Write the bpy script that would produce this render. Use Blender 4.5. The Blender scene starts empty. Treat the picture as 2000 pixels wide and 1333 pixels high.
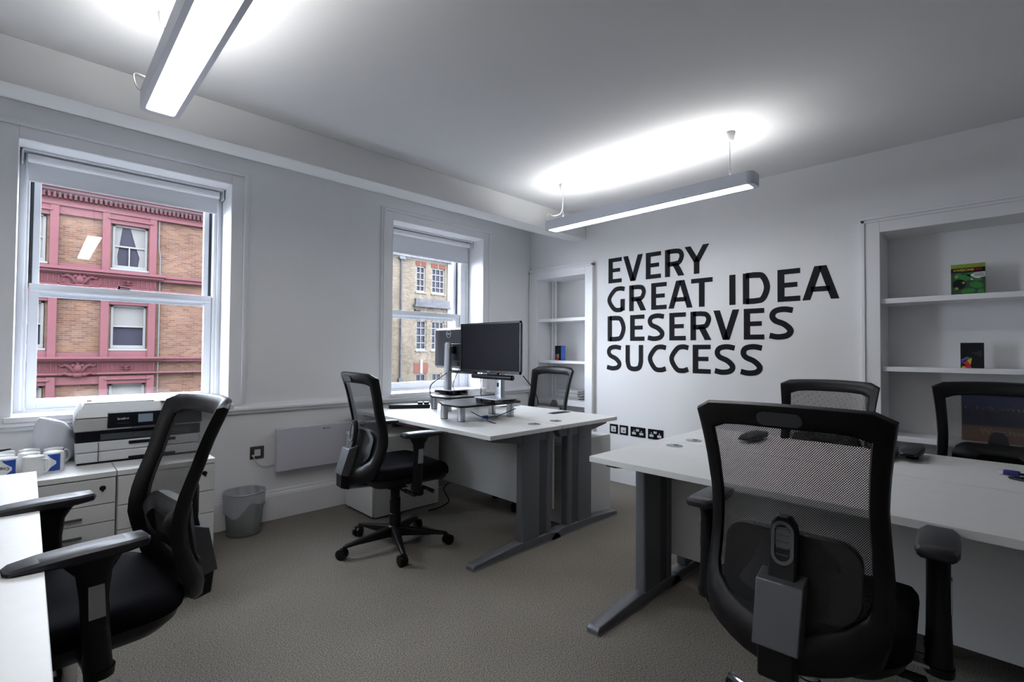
import bpy, math, random
from mathutils import Vector, Matrix
random.seed(4)
PI = math.pi
S = bpy.context.scene
COL = S.collection

# ------------------------------------------------------------------ camera
FPX, YAW, PITCH, ROLL, CAMZ = 951.18, math.radians(45.694), math.radians(1.208), math.radians(0.4197), 1.19
cd = bpy.data.cameras.new('camera'); cam = bpy.data.objects.new('camera', cd); COL.objects.link(cam)
cd.sensor_width = 36.0; cd.lens = 36.0 * FPX / 2000.0; cd.clip_start = 0.02; cd.clip_end = 300
fw = Vector((math.cos(YAW) * math.cos(PITCH), math.sin(YAW) * math.cos(PITCH), math.sin(PITCH)))
rt = fw.cross(Vector((0, 0, 1))).normalized(); up = rt.cross(fw)
r2 = math.cos(ROLL) * rt + math.sin(ROLL) * up; u2 = -math.sin(ROLL) * rt + math.cos(ROLL) * up
m = Matrix((r2, u2, -fw)).transposed().to_4x4(); m.translation = Vector((0, 0, CAMZ)); cam.matrix_world = m
S.camera = cam

# ------------------------------------------------------------------ world, exposure
W = bpy.data.worlds.new('world'); S.world = W; W.use_nodes = True
bgn = W.node_tree.nodes['Background']; bgn.inputs[0].default_value = (0.80, 0.88, 1.0, 1); bgn.inputs[1].default_value = 26.0
S.view_settings.view_transform = 'Standard'; S.view_settings.look = 'None'
S.view_settings.gamma = 1; S.view_settings.use_curve_mapping = False
S.view_settings.exposure = 0.0
S.cycles.max_bounces = 8; S.cycles.diffuse_bounces = 5; S.cycles.transparent_max_bounces = 24
S.cycles.caustics_reflective = False; S.cycles.caustics_refractive = False
S.cycles.sample_clamp_indirect = 6
UPLIGHT, DOWNLIGHT = 34.0, 20.0

# ------------------------------------------------------------------ materials
def nmat(name):
    mt = bpy.data.materials.new(name); mt.use_nodes = True
    return mt, mt.node_tree, mt.node_tree.nodes['Principled BSDF']
def mat(name, col, rough=0.5, metal=0.0, spec=0.5, noise=0.0, nscale=8.0, bump=0.0, bscale=200.0, coat=0.0):
    mt, nt, b = nmat(name)
    c = (*col, 1)
    b.inputs['Base Color'].default_value = c; b.inputs['Roughness'].default_value = rough
    b.inputs['Metallic'].default_value = metal; b.inputs['Specular IOR Level'].default_value = spec
    if coat: b.inputs['Coat Weight'].default_value = coat
    tc = nt.nodes.new('ShaderNodeTexCoord')
    if noise:
        n = nt.nodes.new('ShaderNodeTexNoise'); n.inputs['Scale'].default_value = nscale; n.inputs['Detail'].default_value = 4
        r = nt.nodes.new('ShaderNodeValToRGB'); r.color_ramp.elements[0].position = .3; r.color_ramp.elements[1].position = .7
        r.color_ramp.elements[0].color = tuple(x * (1 - noise) for x in col) + (1,); r.color_ramp.elements[1].color = tuple(min(1, x * (1 + noise * .6)) for x in col) + (1,)
        nt.links.new(tc.outputs['Object'], n.inputs['Vector']); nt.links.new(n.outputs['Fac'], r.inputs[0]); nt.links.new(r.outputs[0], b.inputs['Base Color'])
    if bump:
        n2 = nt.nodes.new('ShaderNodeTexNoise'); n2.inputs['Scale'].default_value = bscale; n2.inputs['Detail'].default_value = 2
        bp = nt.nodes.new('ShaderNodeBump'); bp.inputs['Strength'].default_value = bump; bp.inputs['Distance'].default_value = 0.002
        nt.links.new(tc.outputs['Object'], n2.inputs['Vector']); nt.links.new(n2.outputs['Fac'], bp.inputs['Height']); nt.links.new(bp.outputs[0], b.inputs['Normal'])
    return mt
def emit(name, col, s):
    mt, nt, b = nmat(name); nt.nodes.remove(b)
    e = nt.nodes.new('ShaderNodeEmission'); e.inputs[0].default_value = (*col, 1); e.inputs[1].default_value = s
    nt.links.new(e.outputs[0], nt.nodes['Material Output'].inputs[0]); return mt

M_wall = mat('painted_plaster', (.86, .86, .87), .75, noise=.03, nscale=1.5, bump=.08, bscale=40)
M_ceil = mat('ceiling_paint', (.84, .84, .86), .8, noise=.03, nscale=1.2)
M_gloss = mat('gloss_white_paint', (.86, .86, .88), .35, noise=.02, nscale=3)
M_upvc = mat('white_window_frame', (.80, .82, .86), .35)
M_dark = mat('dark_gap', (.03, .035, .04), .6)
M_letter = mat('black_vinyl', (.009, .009, .012), .6, spec=.12)
M_desk = mat('white_desk_board', (.72, .72, .71), .42, noise=.02, nscale=20, bump=.04, bscale=500)
M_edge = mat('desk_edge', (.62, .61, .59), .5)
M_steel = mat('grey_painted_steel', (.12, .127, .14), .45, metal=.2)
M_steel_d = mat('grey_groove', (.07, .075, .085), .5, metal=.3)
M_silver = mat('satin_silver', (.42, .44, .47), .33, metal=.85)
M_chrome = mat('chrome', (.62, .63, .66), .14, metal=1.0)
M_blkpl = mat('black_plastic', (.0035, .0035, .0042), .42, spec=.28, bump=.1, bscale=700)
M_armpad = mat('black_arm_pad', (.012, .012, .017), .45, spec=.4, bump=.1, bscale=500)
M_seat = mat('black_fabric', (.0035, .0035, .0055), .95, spec=.1, bump=.5, bscale=900)
M_greypl = mat('grey_plastic', (.05, .053, .06), .45, spec=.3)
M_bracket = mat('grey_bracket_metal', (.085, .088, .095), .38, metal=.4)
M_ped = mat('white_laminate', (.64, .64, .635), .45, noise=.02, nscale=12)
M_black = mat('black_satin', (.005, .0055, .008), .32, spec=.22)
M_screen = mat('dark_screen', (.006, .0065, .011), .5, spec=.10)
M_monback = mat('monitor_back_plastic', (.018, .020, .028), .45, spec=.3)
M_white_cer = mat('white_ceramic', (.78, .78, .78), .18, coat=.3)
M_blue = mat('blue_print', (.01, .06, .32), .3)
M_olive = mat('olive_print', (.22, .24, .04), .3)
M_wine = mat('wine_print', (.12, .012, .04), .3)
M_prn = mat('printer_light_grey', (.42, .42, .41), .5)
M_prn2 = mat('printer_white', (.62, .63, .65), .45)
M_lcd = mat('grey_display', (.22, .28, .36), .25)
M_print = mat('pale_print', (.6, .6, .62), .5)
M_blueplug = mat('blue_connector', (.01, .05, .45), .4)
M_navy = mat('navy_connector', (.012, .01, .12), .4)
M_wood = mat('dark_brown_wood', (.12, .035, .015), .5)
M_pinkstone = mat('pink_painted_stone', (.074, .032, .0365), .8, spec=0.0, noise=.07, nscale=1.3)
M_redstone = mat('red_terracotta', (.055, .022, .025), .85, spec=0.0, noise=.15, nscale=2.5)
M_cream = mat('cream_render', (.12, .12, .115), .8, spec=0.0, noise=.04, nscale=1)
M_stone = mat('pale_stone', (.046, .046, .051), .85, spec=0.0, noise=.2, nscale=1.2)
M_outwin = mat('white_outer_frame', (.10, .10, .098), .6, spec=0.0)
M_outglass = mat('dark_window_glass', (.016, .0155, .022), .35, spec=0.05)
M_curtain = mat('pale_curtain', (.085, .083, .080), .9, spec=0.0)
M_pave = mat('street_paving', (.04, .04, .04), .9, spec=0.0, noise=.2, nscale=.8)
M_bag = mat('white_plastic_film', (.66, .68, .74), .35, noise=.03, nscale=9, bump=.3, bscale=20)
M_paper = mat('crumpled_paper', (.60, .60, .58), .8)
M_cablew = mat('white_cable', (.62, .62, .60), .5)
M_lampbody = mat('lamp_aluminium', (.62, .65, .72), .4, metal=.2)
M_diff = emit('lamp_diffuser', (1.0, 1.0, 1.0), DOWNLIGHT)
M_up = emit('lamp_uplight', (1.0, 1.0, .97), UPLIGHT)

def brick_mat(name, c1, c2, mortar, sx=4.2):
    mt, nt, b = nmat(name); b.inputs['Roughness'].default_value = .9; b.inputs['Specular IOR Level'].default_value = 0
    tc = nt.nodes.new('ShaderNodeTexCoord'); mp = nt.nodes.new('ShaderNodeMapping'); mp.inputs['Rotation'].default_value = (PI / 2, 0, 0)
    br = nt.nodes.new('ShaderNodeTexBrick'); br.inputs['Scale'].default_value = sx
    br.inputs['Color1'].default_value = (*c1, 1); br.inputs['Color2'].default_value = (*c2, 1); br.inputs['Mortar'].default_value = (*mortar, 1)
    br.inputs['Mortar Size'].default_value = .028; br.inputs['Brick Width'].default_value = .9; br.inputs['Row Height'].default_value = .3
    n = nt.nodes.new('ShaderNodeTexNoise'); n.inputs['Scale'].default_value = .9; n.inputs['Detail'].default_value = 5
    mx = nt.nodes.new('ShaderNodeMixRGB'); mx.blend_type = 'OVERLAY'; mx.inputs[0].default_value = .45
    nt.links.new(tc.outputs['Object'], mp.inputs[0]); nt.links.new(mp.outputs[0], br.inputs['Vector'])
    nt.links.new(tc.outputs['Object'], n.inputs['Vector']); nt.links.new(br.outputs[0], mx.inputs[1]); nt.links.new(n.outputs['Fac'], mx.inputs[2])
    nt.links.new(mx.outputs[0], b.inputs['Base Color']); return mt
M_redbrick = brick_mat('orange_red_brick', (.052, .0260, .0190), (.078, .0450, .0290), (.076, .062, .056))
M_yelbrick = brick_mat('yellow_stock_brick', (.078, .063, .045), (.048, .039, .029), (.088, .081, .073))

def carpet():
    mt, nt, b = nmat('grey_beige_carpet'); b.inputs['Roughness'].default_value = .95; b.inputs['Specular IOR Level'].default_value = .1
    tc = nt.nodes.new('ShaderNodeTexCoord')
    n = nt.nodes.new('ShaderNodeTexNoise'); n.inputs['Scale'].default_value = 210; n.inputs['Detail'].default_value = 3; n.inputs['Roughness'].default_value = .7
    r = nt.nodes.new('ShaderNodeValToRGB'); e = r.color_ramp.elements
    e[0].position = .36; e[0].color = (.065, .058, .050, 1); e[1].position = .64; e[1].color = (.37, .34, .295, 1)
    n2 = nt.nodes.new('ShaderNodeTexNoise'); n2.inputs['Scale'].default_value = 1.7; n2.inputs['Detail'].default_value = 3
    mx = nt.nodes.new('ShaderNodeMixRGB'); mx.blend_type = 'MULTIPLY'; mx.inputs[0].default_value = .35
    nt.links.new(tc.outputs['Object'], n.inputs['Vector']); nt.links.new(tc.outputs['Object'], n2.inputs['Vector'])
    nt.links.new(n.outputs['Fac'], r.inputs[0]); nt.links.new(r.outputs[0], mx.inputs[1]); nt.links.new(n2.outputs['Fac'], mx.inputs[2])
    nt.links.new(mx.outputs[0], b.inputs['Base Color'])
    bp = nt.nodes.new('ShaderNodeBump'); bp.inputs['Strength'].default_value = .25; bp.inputs['Distance'].default_value = .003
    nt.links.new(n.outputs['Fac'], bp.inputs['Height']); nt.links.new(bp.outputs[0], b.inputs['Normal']); return mt
M_carpet = carpet()

def glass():
    mt, nt, b = nmat('window_glass'); nt.nodes.remove(b)
    t = nt.nodes.new('ShaderNodeBsdfTransparent'); g = nt.nodes.new('ShaderNodeBsdfGlossy'); g.inputs['Roughness'].default_value = 0.0
    g.inputs[0].default_value = (1, 1, 1, 1)
    lw = nt.nodes.new('ShaderNodeLayerWeight'); lw.inputs[0].default_value = .5
    pw = nt.nodes.new('ShaderNodeMath'); pw.operation = 'POWER'; pw.inputs[1].default_value = 5.0; nt.links.new(lw.outputs['Facing'], pw.inputs[0])
    f = nt.nodes.new('ShaderNodeMath'); f.operation = 'MULTIPLY_ADD'; f.inputs[1].default_value = .95; f.inputs[2].default_value = .045; nt.links.new(pw.outputs[0], f.inputs[0])
    mx = nt.nodes.new('ShaderNodeMixShader'); nt.links.new(f.outputs[0], mx.inputs[0]); nt.links.new(t.outputs[0], mx.inputs[1]); nt.links.new(g.outputs[0], mx.inputs[2])
    nt.links.new(mx.outputs[0], nt.nodes['Material Output'].inputs[0]); return mt
M_glass = glass()

def mesh_fabric(name, pitch, hole, col):
    # woven mesh: a regular lattice of see-through holes in black thread, laid out on the UV map (metres)
    mt, nt, b = nmat(name); b.inputs['Base Color'].default_value = (*col, 1); b.inputs['Roughness'].default_value = .7
    L = nt.links
    uv = nt.nodes.new('ShaderNodeUVMap'); uv.uv_map = 'UVMap'
    mp = nt.nodes.new('ShaderNodeMapping'); mp.inputs['Scale'].default_value = (PI / pitch, PI / pitch * .85, 1); L.new(uv.outputs[0], mp.inputs[0])
    sp = nt.nodes.new('ShaderNodeSeparateXYZ'); L.new(mp.outputs[0], sp.inputs[0])
    def mth(op, a, c=None):
        n = nt.nodes.new('ShaderNodeMath'); n.operation = op
        for i, v in enumerate((a, c)):
            if v is None: continue
            if isinstance(v, (int, float)): n.inputs[i].default_value = v
            else: L.new(v, n.inputs[i])
        return n.outputs[0]
    # staggered dots: cos(2x)+cos(2y) pattern on a diagonal lattice
    a = mth('COSINE', mth('ADD', sp.outputs[0], sp.outputs[1])); c = mth('COSINE', mth('SUBTRACT', sp.outputs[0], sp.outputs[1]))
    v = mth('ABSOLUTE', mth('MULTIPLY', a, c))
    h = mth('GREATER_THAN', v, hole)
    t = nt.nodes.new('ShaderNodeBsdfTransparent'); mx = nt.nodes.new('ShaderNodeMixShader')
    L.new(h, mx.inputs[0]); L.new(b.outputs[0], mx.inputs[1]); L.new(t.outputs[0], mx.inputs[2])
    L.new(mx.outputs[0], nt.nodes['Material Output'].inputs[0]); return mt
M_mesh = mesh_fabric('black_woven_mesh', .0052, .48, (.012, .012, .013))
def film():
    mt, nt, b = nmat('thin_bin_liner'); b.inputs['Base Color'].default_value = (.75, .78, .84, 1); b.inputs['Roughness'].default_value = .35
    t = nt.nodes.new('ShaderNodeBsdfTransparent'); mx = nt.nodes.new('ShaderNodeMixShader'); mx.inputs[0].default_value = .45
    nt.links.new(b.outputs[0], mx.inputs[2]); nt.links.new(t.outputs[0], mx.inputs[1]); nt.links.new(mx.outputs[0], nt.nodes['Material Output'].inputs[0]); return mt
M_film = film()
M_binmesh = mesh_fabric('wire_mesh', .0042, .62, (.20, .21, .21))

# ------------------------------------------------------------------ mesh helpers
class MB:
    def __init__(s): s.v = []; s.f = []; s.uv = None
    def add(s, vs, fs):
        o = len(s.v); s.v += [tuple(p) for p in vs]; s.f += [tuple(o + i for i in f) for f in fs]; return s
    def box(s, x0, x1, y0, y1, z0, z1):
        if x0 > x1: x0, x1 = x1, x0
        if y0 > y1: y0, y1 = y1, y0
        if z0 > z1: z0, z1 = z1, z0
        return s.add([(x0,y0,z0),(x1,y0,z0),(x1,y1,z0),(x0,y1,z0),(x0,y0,z1),(x1,y0,z1),(x1,y1,z1),(x0,y1,z1)],
            [(0,3,2,1),(4,5,6,7),(0,1,5,4),(1,2,6,5),(2,3,7,6),(3,0,4,7)])
    def hexa(s, b, t):
        return s.add(list(b) + list(t), [(0,3,2,1),(4,5,6,7),(0,1,5,4),(1,2,6,5),(2,3,7,6),(3,0,4,7)])
    def prism(s, poly, a, b, axis='z', holes=None):
        # poly = 2D points counter-clockwise; extruded from a to b along axis
        def P(u, v, w):
            return {'z': (u, v, w), 'y': (u, w, v), 'x': (w, u, v)}[axis]
        n = len(poly)
        return s.add([P(u, v, a) for u, v in poly] + [P(u, v, b) for u, v in poly],
            [tuple(range(n))[::-1], tuple(range(n, 2 * n))] + [(i, (i + 1) % n, n + (i + 1) % n, n + i) for i in range(n)])
    def tube(s, pts, r, n=10, cap=True):
        pts = [Vector(p) for p in pts]; N = len(pts); rs = r if isinstance(r, (list, tuple)) else [r] * N
        o = len(s.v); prev = None
        for i, p in enumerate(pts):
            d = (pts[min(i + 1, N - 1)] - pts[max(i - 1, 0)]).normalized()
            a = d.cross(Vector((0, 0, 1))) if prev is None else prev - d * prev.dot(d)
            if a.length < 1e-4: a = d.cross(Vector((1, 0, 0)))
            a.normalize(); b = d.cross(a); prev = a
            for k in range(n):
                t = 2 * PI * k / n; s.v.append(tuple(p + rs[i] * (math.cos(t) * a + math.sin(t) * b)))
        for i in range(N - 1):
            for k in range(n): s.f.append((o + i * n + k, o + i * n + (k + 1) % n, o + (i + 1) * n + (k + 1) % n, o + (i + 1) * n + k))
        if cap: s.f.append(tuple(o + k for k in range(n))[::-1]); s.f.append(tuple(o + (N - 1) * n + k for k in range(n)))
        return s
    def lathe(s, prof, c=(0, 0, 0), n=24, axis='z', sx=1, sy=1):
        o = len(s.v); N = len(prof)
        for r, h in prof:
            for k in range(n):
                t = 2 * PI * k / n; u, v = r * math.cos(t) * sx, r * math.sin(t) * sy
                p = {'z': (u, v, h), 'y': (u, h, v), 'x': (h, u, v)}[axis]
                s.v.append((c[0] + p[0], c[1] + p[1], c[2] + p[2]))
        for i in range(N - 1):
            for k in range(n): s.f.append((o + i * n + k, o + i * n + (k + 1) % n, o + (i + 1) * n + (k + 1) % n, o + (i + 1) * n + k))
        s.f.append(tuple(o + k for k in range(n))[::-1]); s.f.append(tuple(o + (N - 1) * n + k for k in range(n)))
        return s
    def ball(s, c, rx, ry, rz, n=10, mrow=6):
        prof = [(max(.001, math.sin(PI * i / mrow)), -math.cos(PI * i / mrow)) for i in range(mrow + 1)]
        o = len(s.v); s.lathe(prof, n=n)
        for i in range(o, len(s.v)):
            v = s.v[i]; s.v[i] = (c[0] + v[0] * rx, c[1] + v[1] * ry, c[2] + v[2] * rz)
        return s
    def loft(s, rings, cap=True, closed=True):
        o = len(s.v); n = len(rings[0])
        for r in rings: s.v += [tuple(p) for p in r]
        for i in range(len(rings) - 1):
            for k in range(n if closed else n - 1): s.f.append((o + i * n + k, o + i * n + (k + 1) % n, o + (i + 1) * n + (k + 1) % n, o + (i + 1) * n + k))
        if cap: s.f.append(tuple(o + k for k in range(n))[::-1]); s.f.append(tuple(o + (len(rings) - 1) * n + k for k in range(n)))
        return s
    def moved(s, fn): s.v = [tuple(fn(Vector(p))) for p in s.v]; return s
def rrect(x0, x1, y0, y1, r, n=4):
    out = []
    for cx, cy, a in ((x1 - r, y0 + r, -PI / 2), (x1 - r, y1 - r, 0), (x0 + r, y1 - r, PI / 2), (x0 + r, y0 + r, PI)):
        for k in range(n + 1):
            t = a + PI / 2 * k / n; out.append((cx + r * math.cos(t), cy + r * math.sin(t)))
    return out
def obj(name, mb, mt, parent=None, bevel=0, smooth=True, loc=None, ang=35, seg=2, sub=0):
    me = bpy.data.meshes.new(name); me.from_pydata(mb.v, [], mb.f); me.update()
    import bmesh
    bm = bmesh.new(); bm.from_mesh(me); bmesh.ops.recalc_face_normals(bm, faces=bm.faces); bm.to_mesh(me); bm.free()
    if mb.uv:
        l = me.uv_layers.new(name='UVMap')
        for lp in me.loops: l.data[lp.index].uv = mb.uv[lp.vertex_index]
    me.materials.append(mt)
    if smooth:
        for p in me.polygons: p.use_smooth = True
        me.set_sharp_from_angle(angle=math.radians(ang))
    o = bpy.data.objects.new(name, me); COL.objects.link(o)
    if parent: o.parent = parent
    if loc: o.location = loc
    if bevel:
        b = o.modifiers.new('bevel', 'BEVEL'); b.width = bevel; b.segments = seg; b.limit_method = 'ANGLE'; b.angle_limit = math.radians(40)
        b.harden_normals = False
    if sub:
        b = o.modifiers.new('sub', 'SUBSURF'); b.levels = sub; b.render_levels = sub
    return o
def tag(o, label, cat, group=None):
    o['label'] = label; o['category'] = cat
    if group: o['group'] = group
    return o
def thing(name, label, cat, loc=(0, 0, 0), rz=0, group=None):
    o = bpy.data.objects.new(name, None); COL.objects.link(o); o.location = loc; o.rotation_euler = (0, 0, rz); o.empty_display_size = .1
    return tag(o, label, cat, group)
def struct(name, mb, mt, parent=None, label=None, **k):
    o = obj(name, mb, mt, parent, **k)
    if not parent: o['kind'] = 'structure'
    if label: o['label'] = label
    return o
def dup(root, loc, rz, label, group=None):
    r = root.copy(); COL.objects.link(r); r.location = loc; r.rotation_euler = (0, 0, rz); r['label'] = label
    if group: r['group'] = group
    for ch in list(root.children):
        c = ch.copy(); COL.objects.link(c); c.parent = r
        for g in ch.children:
            d = g.copy(); COL.objects.link(d); d.parent = c
    return r
def text(name, s, mt, size, mtx, parent=None, bold=0.0, ext=.0004, sx=1.0, align='CENTER'):
    cu = bpy.data.curves.new(name, 'FONT'); cu.body = s; cu.size = size; cu.extrude = ext; cu.offset = bold; cu.align_x = align; cu.align_y = 'CENTER'
    cu.materials.append(mt)
    o = bpy.data.objects.new(name, cu); COL.objects.link(o); bpy.context.view_layer.update()
    me = bpy.data.meshes.new_from_object(o.evaluated_get(bpy.context.evaluated_depsgraph_get())); bpy.data.objects.remove(o)
    me.transform(mtx @ Matrix.Diagonal((sx, 1, 1, 1)))
    o = bpy.data.objects.new(name, me); COL.objects.link(o)
    if parent: o.parent = parent
    return o
def frame(o, xdir, zdir):
    x = Vector(xdir).normalized(); z = Vector(zdir).normalized(); y = z.cross(x)
    mm = Matrix((x, y, z)).transposed().to_4x4(); mm.translation = Vector(o); return mm

# ------------------------------------------------------------------ room shell
XW, YW, ZC = 3.827, 3.634, 2.488          # text wall, window wall, ceiling
XB, YB = -2.6, -2.8
NL = (2.887, 3.517, .10, 1.949)            # left niche in the text wall: y0, y1, z0, z1
NR = (-1.15, .573, .10, 1.960)
W1 = (-.087, .912, .80, 2.290); W2 = (2.130, 3.130, .80, 2.290)
struct('floor', MB().box(XB - .3, XW + .4, YB - .3, YW + .4, -.12, 0), M_carpet)
struct('ceiling', MB().box(XB - .3, XW + .4, YB - .3, YW + .45, ZC, ZC + .15), M_ceil)
struct('trim_1', MB().box(XB, XW, 2.893, 3.07, 2.290, ZC), M_wall, label='boxed ceiling beam running along in front of the two windows', bevel=.004)
TW = .32
w = MB()
w.box(XB - .3, W1[0], YW, YW + TW, 0, ZC); w.box(W1[1], W2[0], YW, YW + TW, 0, ZC); w.box(W2[1], XW + .4, YW, YW + TW, 0, ZC)
for q in (W1, W2): w.box(q[0], q[1], YW, YW + TW, 0, q[2]); w.box(q[0], q[1], YW, YW + TW, q[3], ZC)
struct('wall_left', w, M_wall, smooth=False)
w = MB(); D = .26
w.box(XW, XW + .4, NL[1], YW, 0, ZC); w.box(XW, XW + .4, NR[1], NL[0], 0, ZC); w.box(XW, XW + .4, YB, NR[0], 0, ZC)
for q in (NL, NR): w.box(XW, XW + .4, q[0], q[1], 0, q[2]); w.box(XW, XW + .4, q[0], q[1], q[3], ZC); w.box(XW + D, XW + .4, q[0], q[1], q[2], q[3])
struct('wall_right', w, M_wall, smooth=False)
struct('wall_back', MB().box(XB - .3, XW + .4, YB - .3, YB, 0, ZC), M_wall)
struct('wall_front', MB().box(XB - .3, XB, YB, YW, 0, ZC), M_wall)

struct('wall_outer', MB().box(-16, XB - .3, 3.60, YW + TW, -9, 9).box(XW + .4, 20, 3.60, YW + TW, -9, 9).box(XB - .3, XW + .4, 3.60, YW + TW, ZC + .15, 9).box(XB - .3, XW + .4, 3.60, YW + TW, -9, -.12)
    .box(-16, 20, -6, 3.60, 8.8, 9), M_yelbrick, smooth=False, label='brick outside of the office building itself')
for q_ in (W1, W2):      # light portals in the two window openings help sample the daylight
    ld = bpy.data.lights.new('portal', 'AREA'); ld.shape = 'RECTANGLE'; ld.size = q_[1] - q_[0]; ld.size_y = q_[3] - .83; ld.cycles.is_portal = True
    lo_ = bpy.data.objects.new('portal', ld); COL.objects.link(lo_); lo_.location = ((q_[0] + q_[1]) / 2, YW + TW + .02, (q_[3] + .83) / 2); lo_.rotation_euler = (-PI / 2, 0, 0)
# skirting and dado on the window wall
sk = [(YW, 0), (YW, .205), (YW - .008, .205), (YW - .012, .195), (YW - .012, .186), (YW - .020, .176), (YW - .020, .168), (YW - .022, .165), (YW - .022, 0)]
struct('baseboard_left', MB().prism([(a, b) for a, b in sk], XB, XW, 'x'), M_gloss, smooth=False)
da = [(YW, .757), (YW, .820), (YW - .016, .820), (YW - .020, .806), (YW - .034, .800), (YW - .040, .792), (YW - .040, .780), (YW - .026, .774), (YW - .022, .757)]
struct('trim_2', MB().prism(da, XB, XW, 'x'), M_gloss, smooth=False, label='white moulded dado rail along the window wall')
# architraves round the windows: stepped mouldings
def arch_window(name, q):
    a = MB()
    for (i0, i1, t) in ((.0, .075, .014), (.075, .094, .030), (.094, .108, .020)):
        x0, x1, z1 = q[0], q[1], q[3]
        a.box(x0 - i1, x0 - i0, YW - t, YW, .82, z1 + i1 * .9); a.box(x1 + i0, x1 + i1, YW - t, YW, .82, z1 + i1 * .9)
        a.box(x0 - i0, x1 + i0, YW - t, YW, z1 + i0 * .9, z1 + i1 * .9)
    struct(name, a, M_gloss, bevel=.003)
arch_window('trim_3', W1); arch_window('trim_4', W2)
# architraves round the shelved niches
def arch_niche(name, q, wl, wr, wt, z0=0.0):
    a = MB(); t = .024
    a.box(XW - t, XW, q[0] - wr, q[0], z0, q[3] + wt); a.box(XW - t, XW, q[1], q[1] + wl, z0, q[3] + wt); a.box(XW - t, XW, q[0], q[1], q[3], q[3] + wt)
    a.box(XW - .034, XW, q[0] - wr - .008, q[0] - wr + .010, z0, q[3] + wt + .004)
    a.box(XW - .034, XW, q[1] + wl - .010, q[1] + wl + .008, z0, q[3] + wt + .004)
    a.box(XW - .034, XW, q[0] - wr - .008, q[1] + wl + .008, q[3] + wt - .014, q[3] + wt + .004)
    a.box(XW - .044, XW, q[0] - wr - .014, min(q[1] + wl + .014, YW), q[3] + wt + .004, q[3] + wt + .022)
    struct(name, a, M_gloss, bevel=.002)
arch_niche('trim_5', NL, .100, .088, .088)
arch_niche('trim_6', NR, .088, .088, .082)
def shelves(q, zs, lab):
    for i, (z0, z1) in enumerate(zs):
        o = obj('niche_shelf', MB().box(XW + .004, XW + D, q[0], q[1], z0, z1), M_gloss, bevel=.002)
        tag(o, lab[i], 'shelf', 'white shelves in the wall niches')
shelves(NL, [(1.500, 1.533), (1.069, 1.097), (.646, .700)], ['top white shelf of the narrow niche beside the window wall', 'middle white shelf of the narrow niche, black leaflet on it', 'low white shelf of the narrow niche, magazines piled on it'])
shelves(NR, [(1.508, 1.540), (1.081, 1.110), (.651, .682)], ['top white shelf of the wide niche, green leaflet on it', 'middle white shelf of the wide niche, black leaflet on it', 'low white shelf of the wide niche, city picture on it'])
for k, yy in enumerate((3.478, 3.440)):
    tag(obj('heating_pipe', MB().tube([(XW + .19, yy, .1), (XW + .19, yy, 1.949)], .013, 12), M_gloss),
        ['white pipe in the narrow niche, nearer its corner', 'white pipe in the narrow niche, farther from its corner'][k], 'pipe', 'vertical pipes in the niche')

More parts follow.
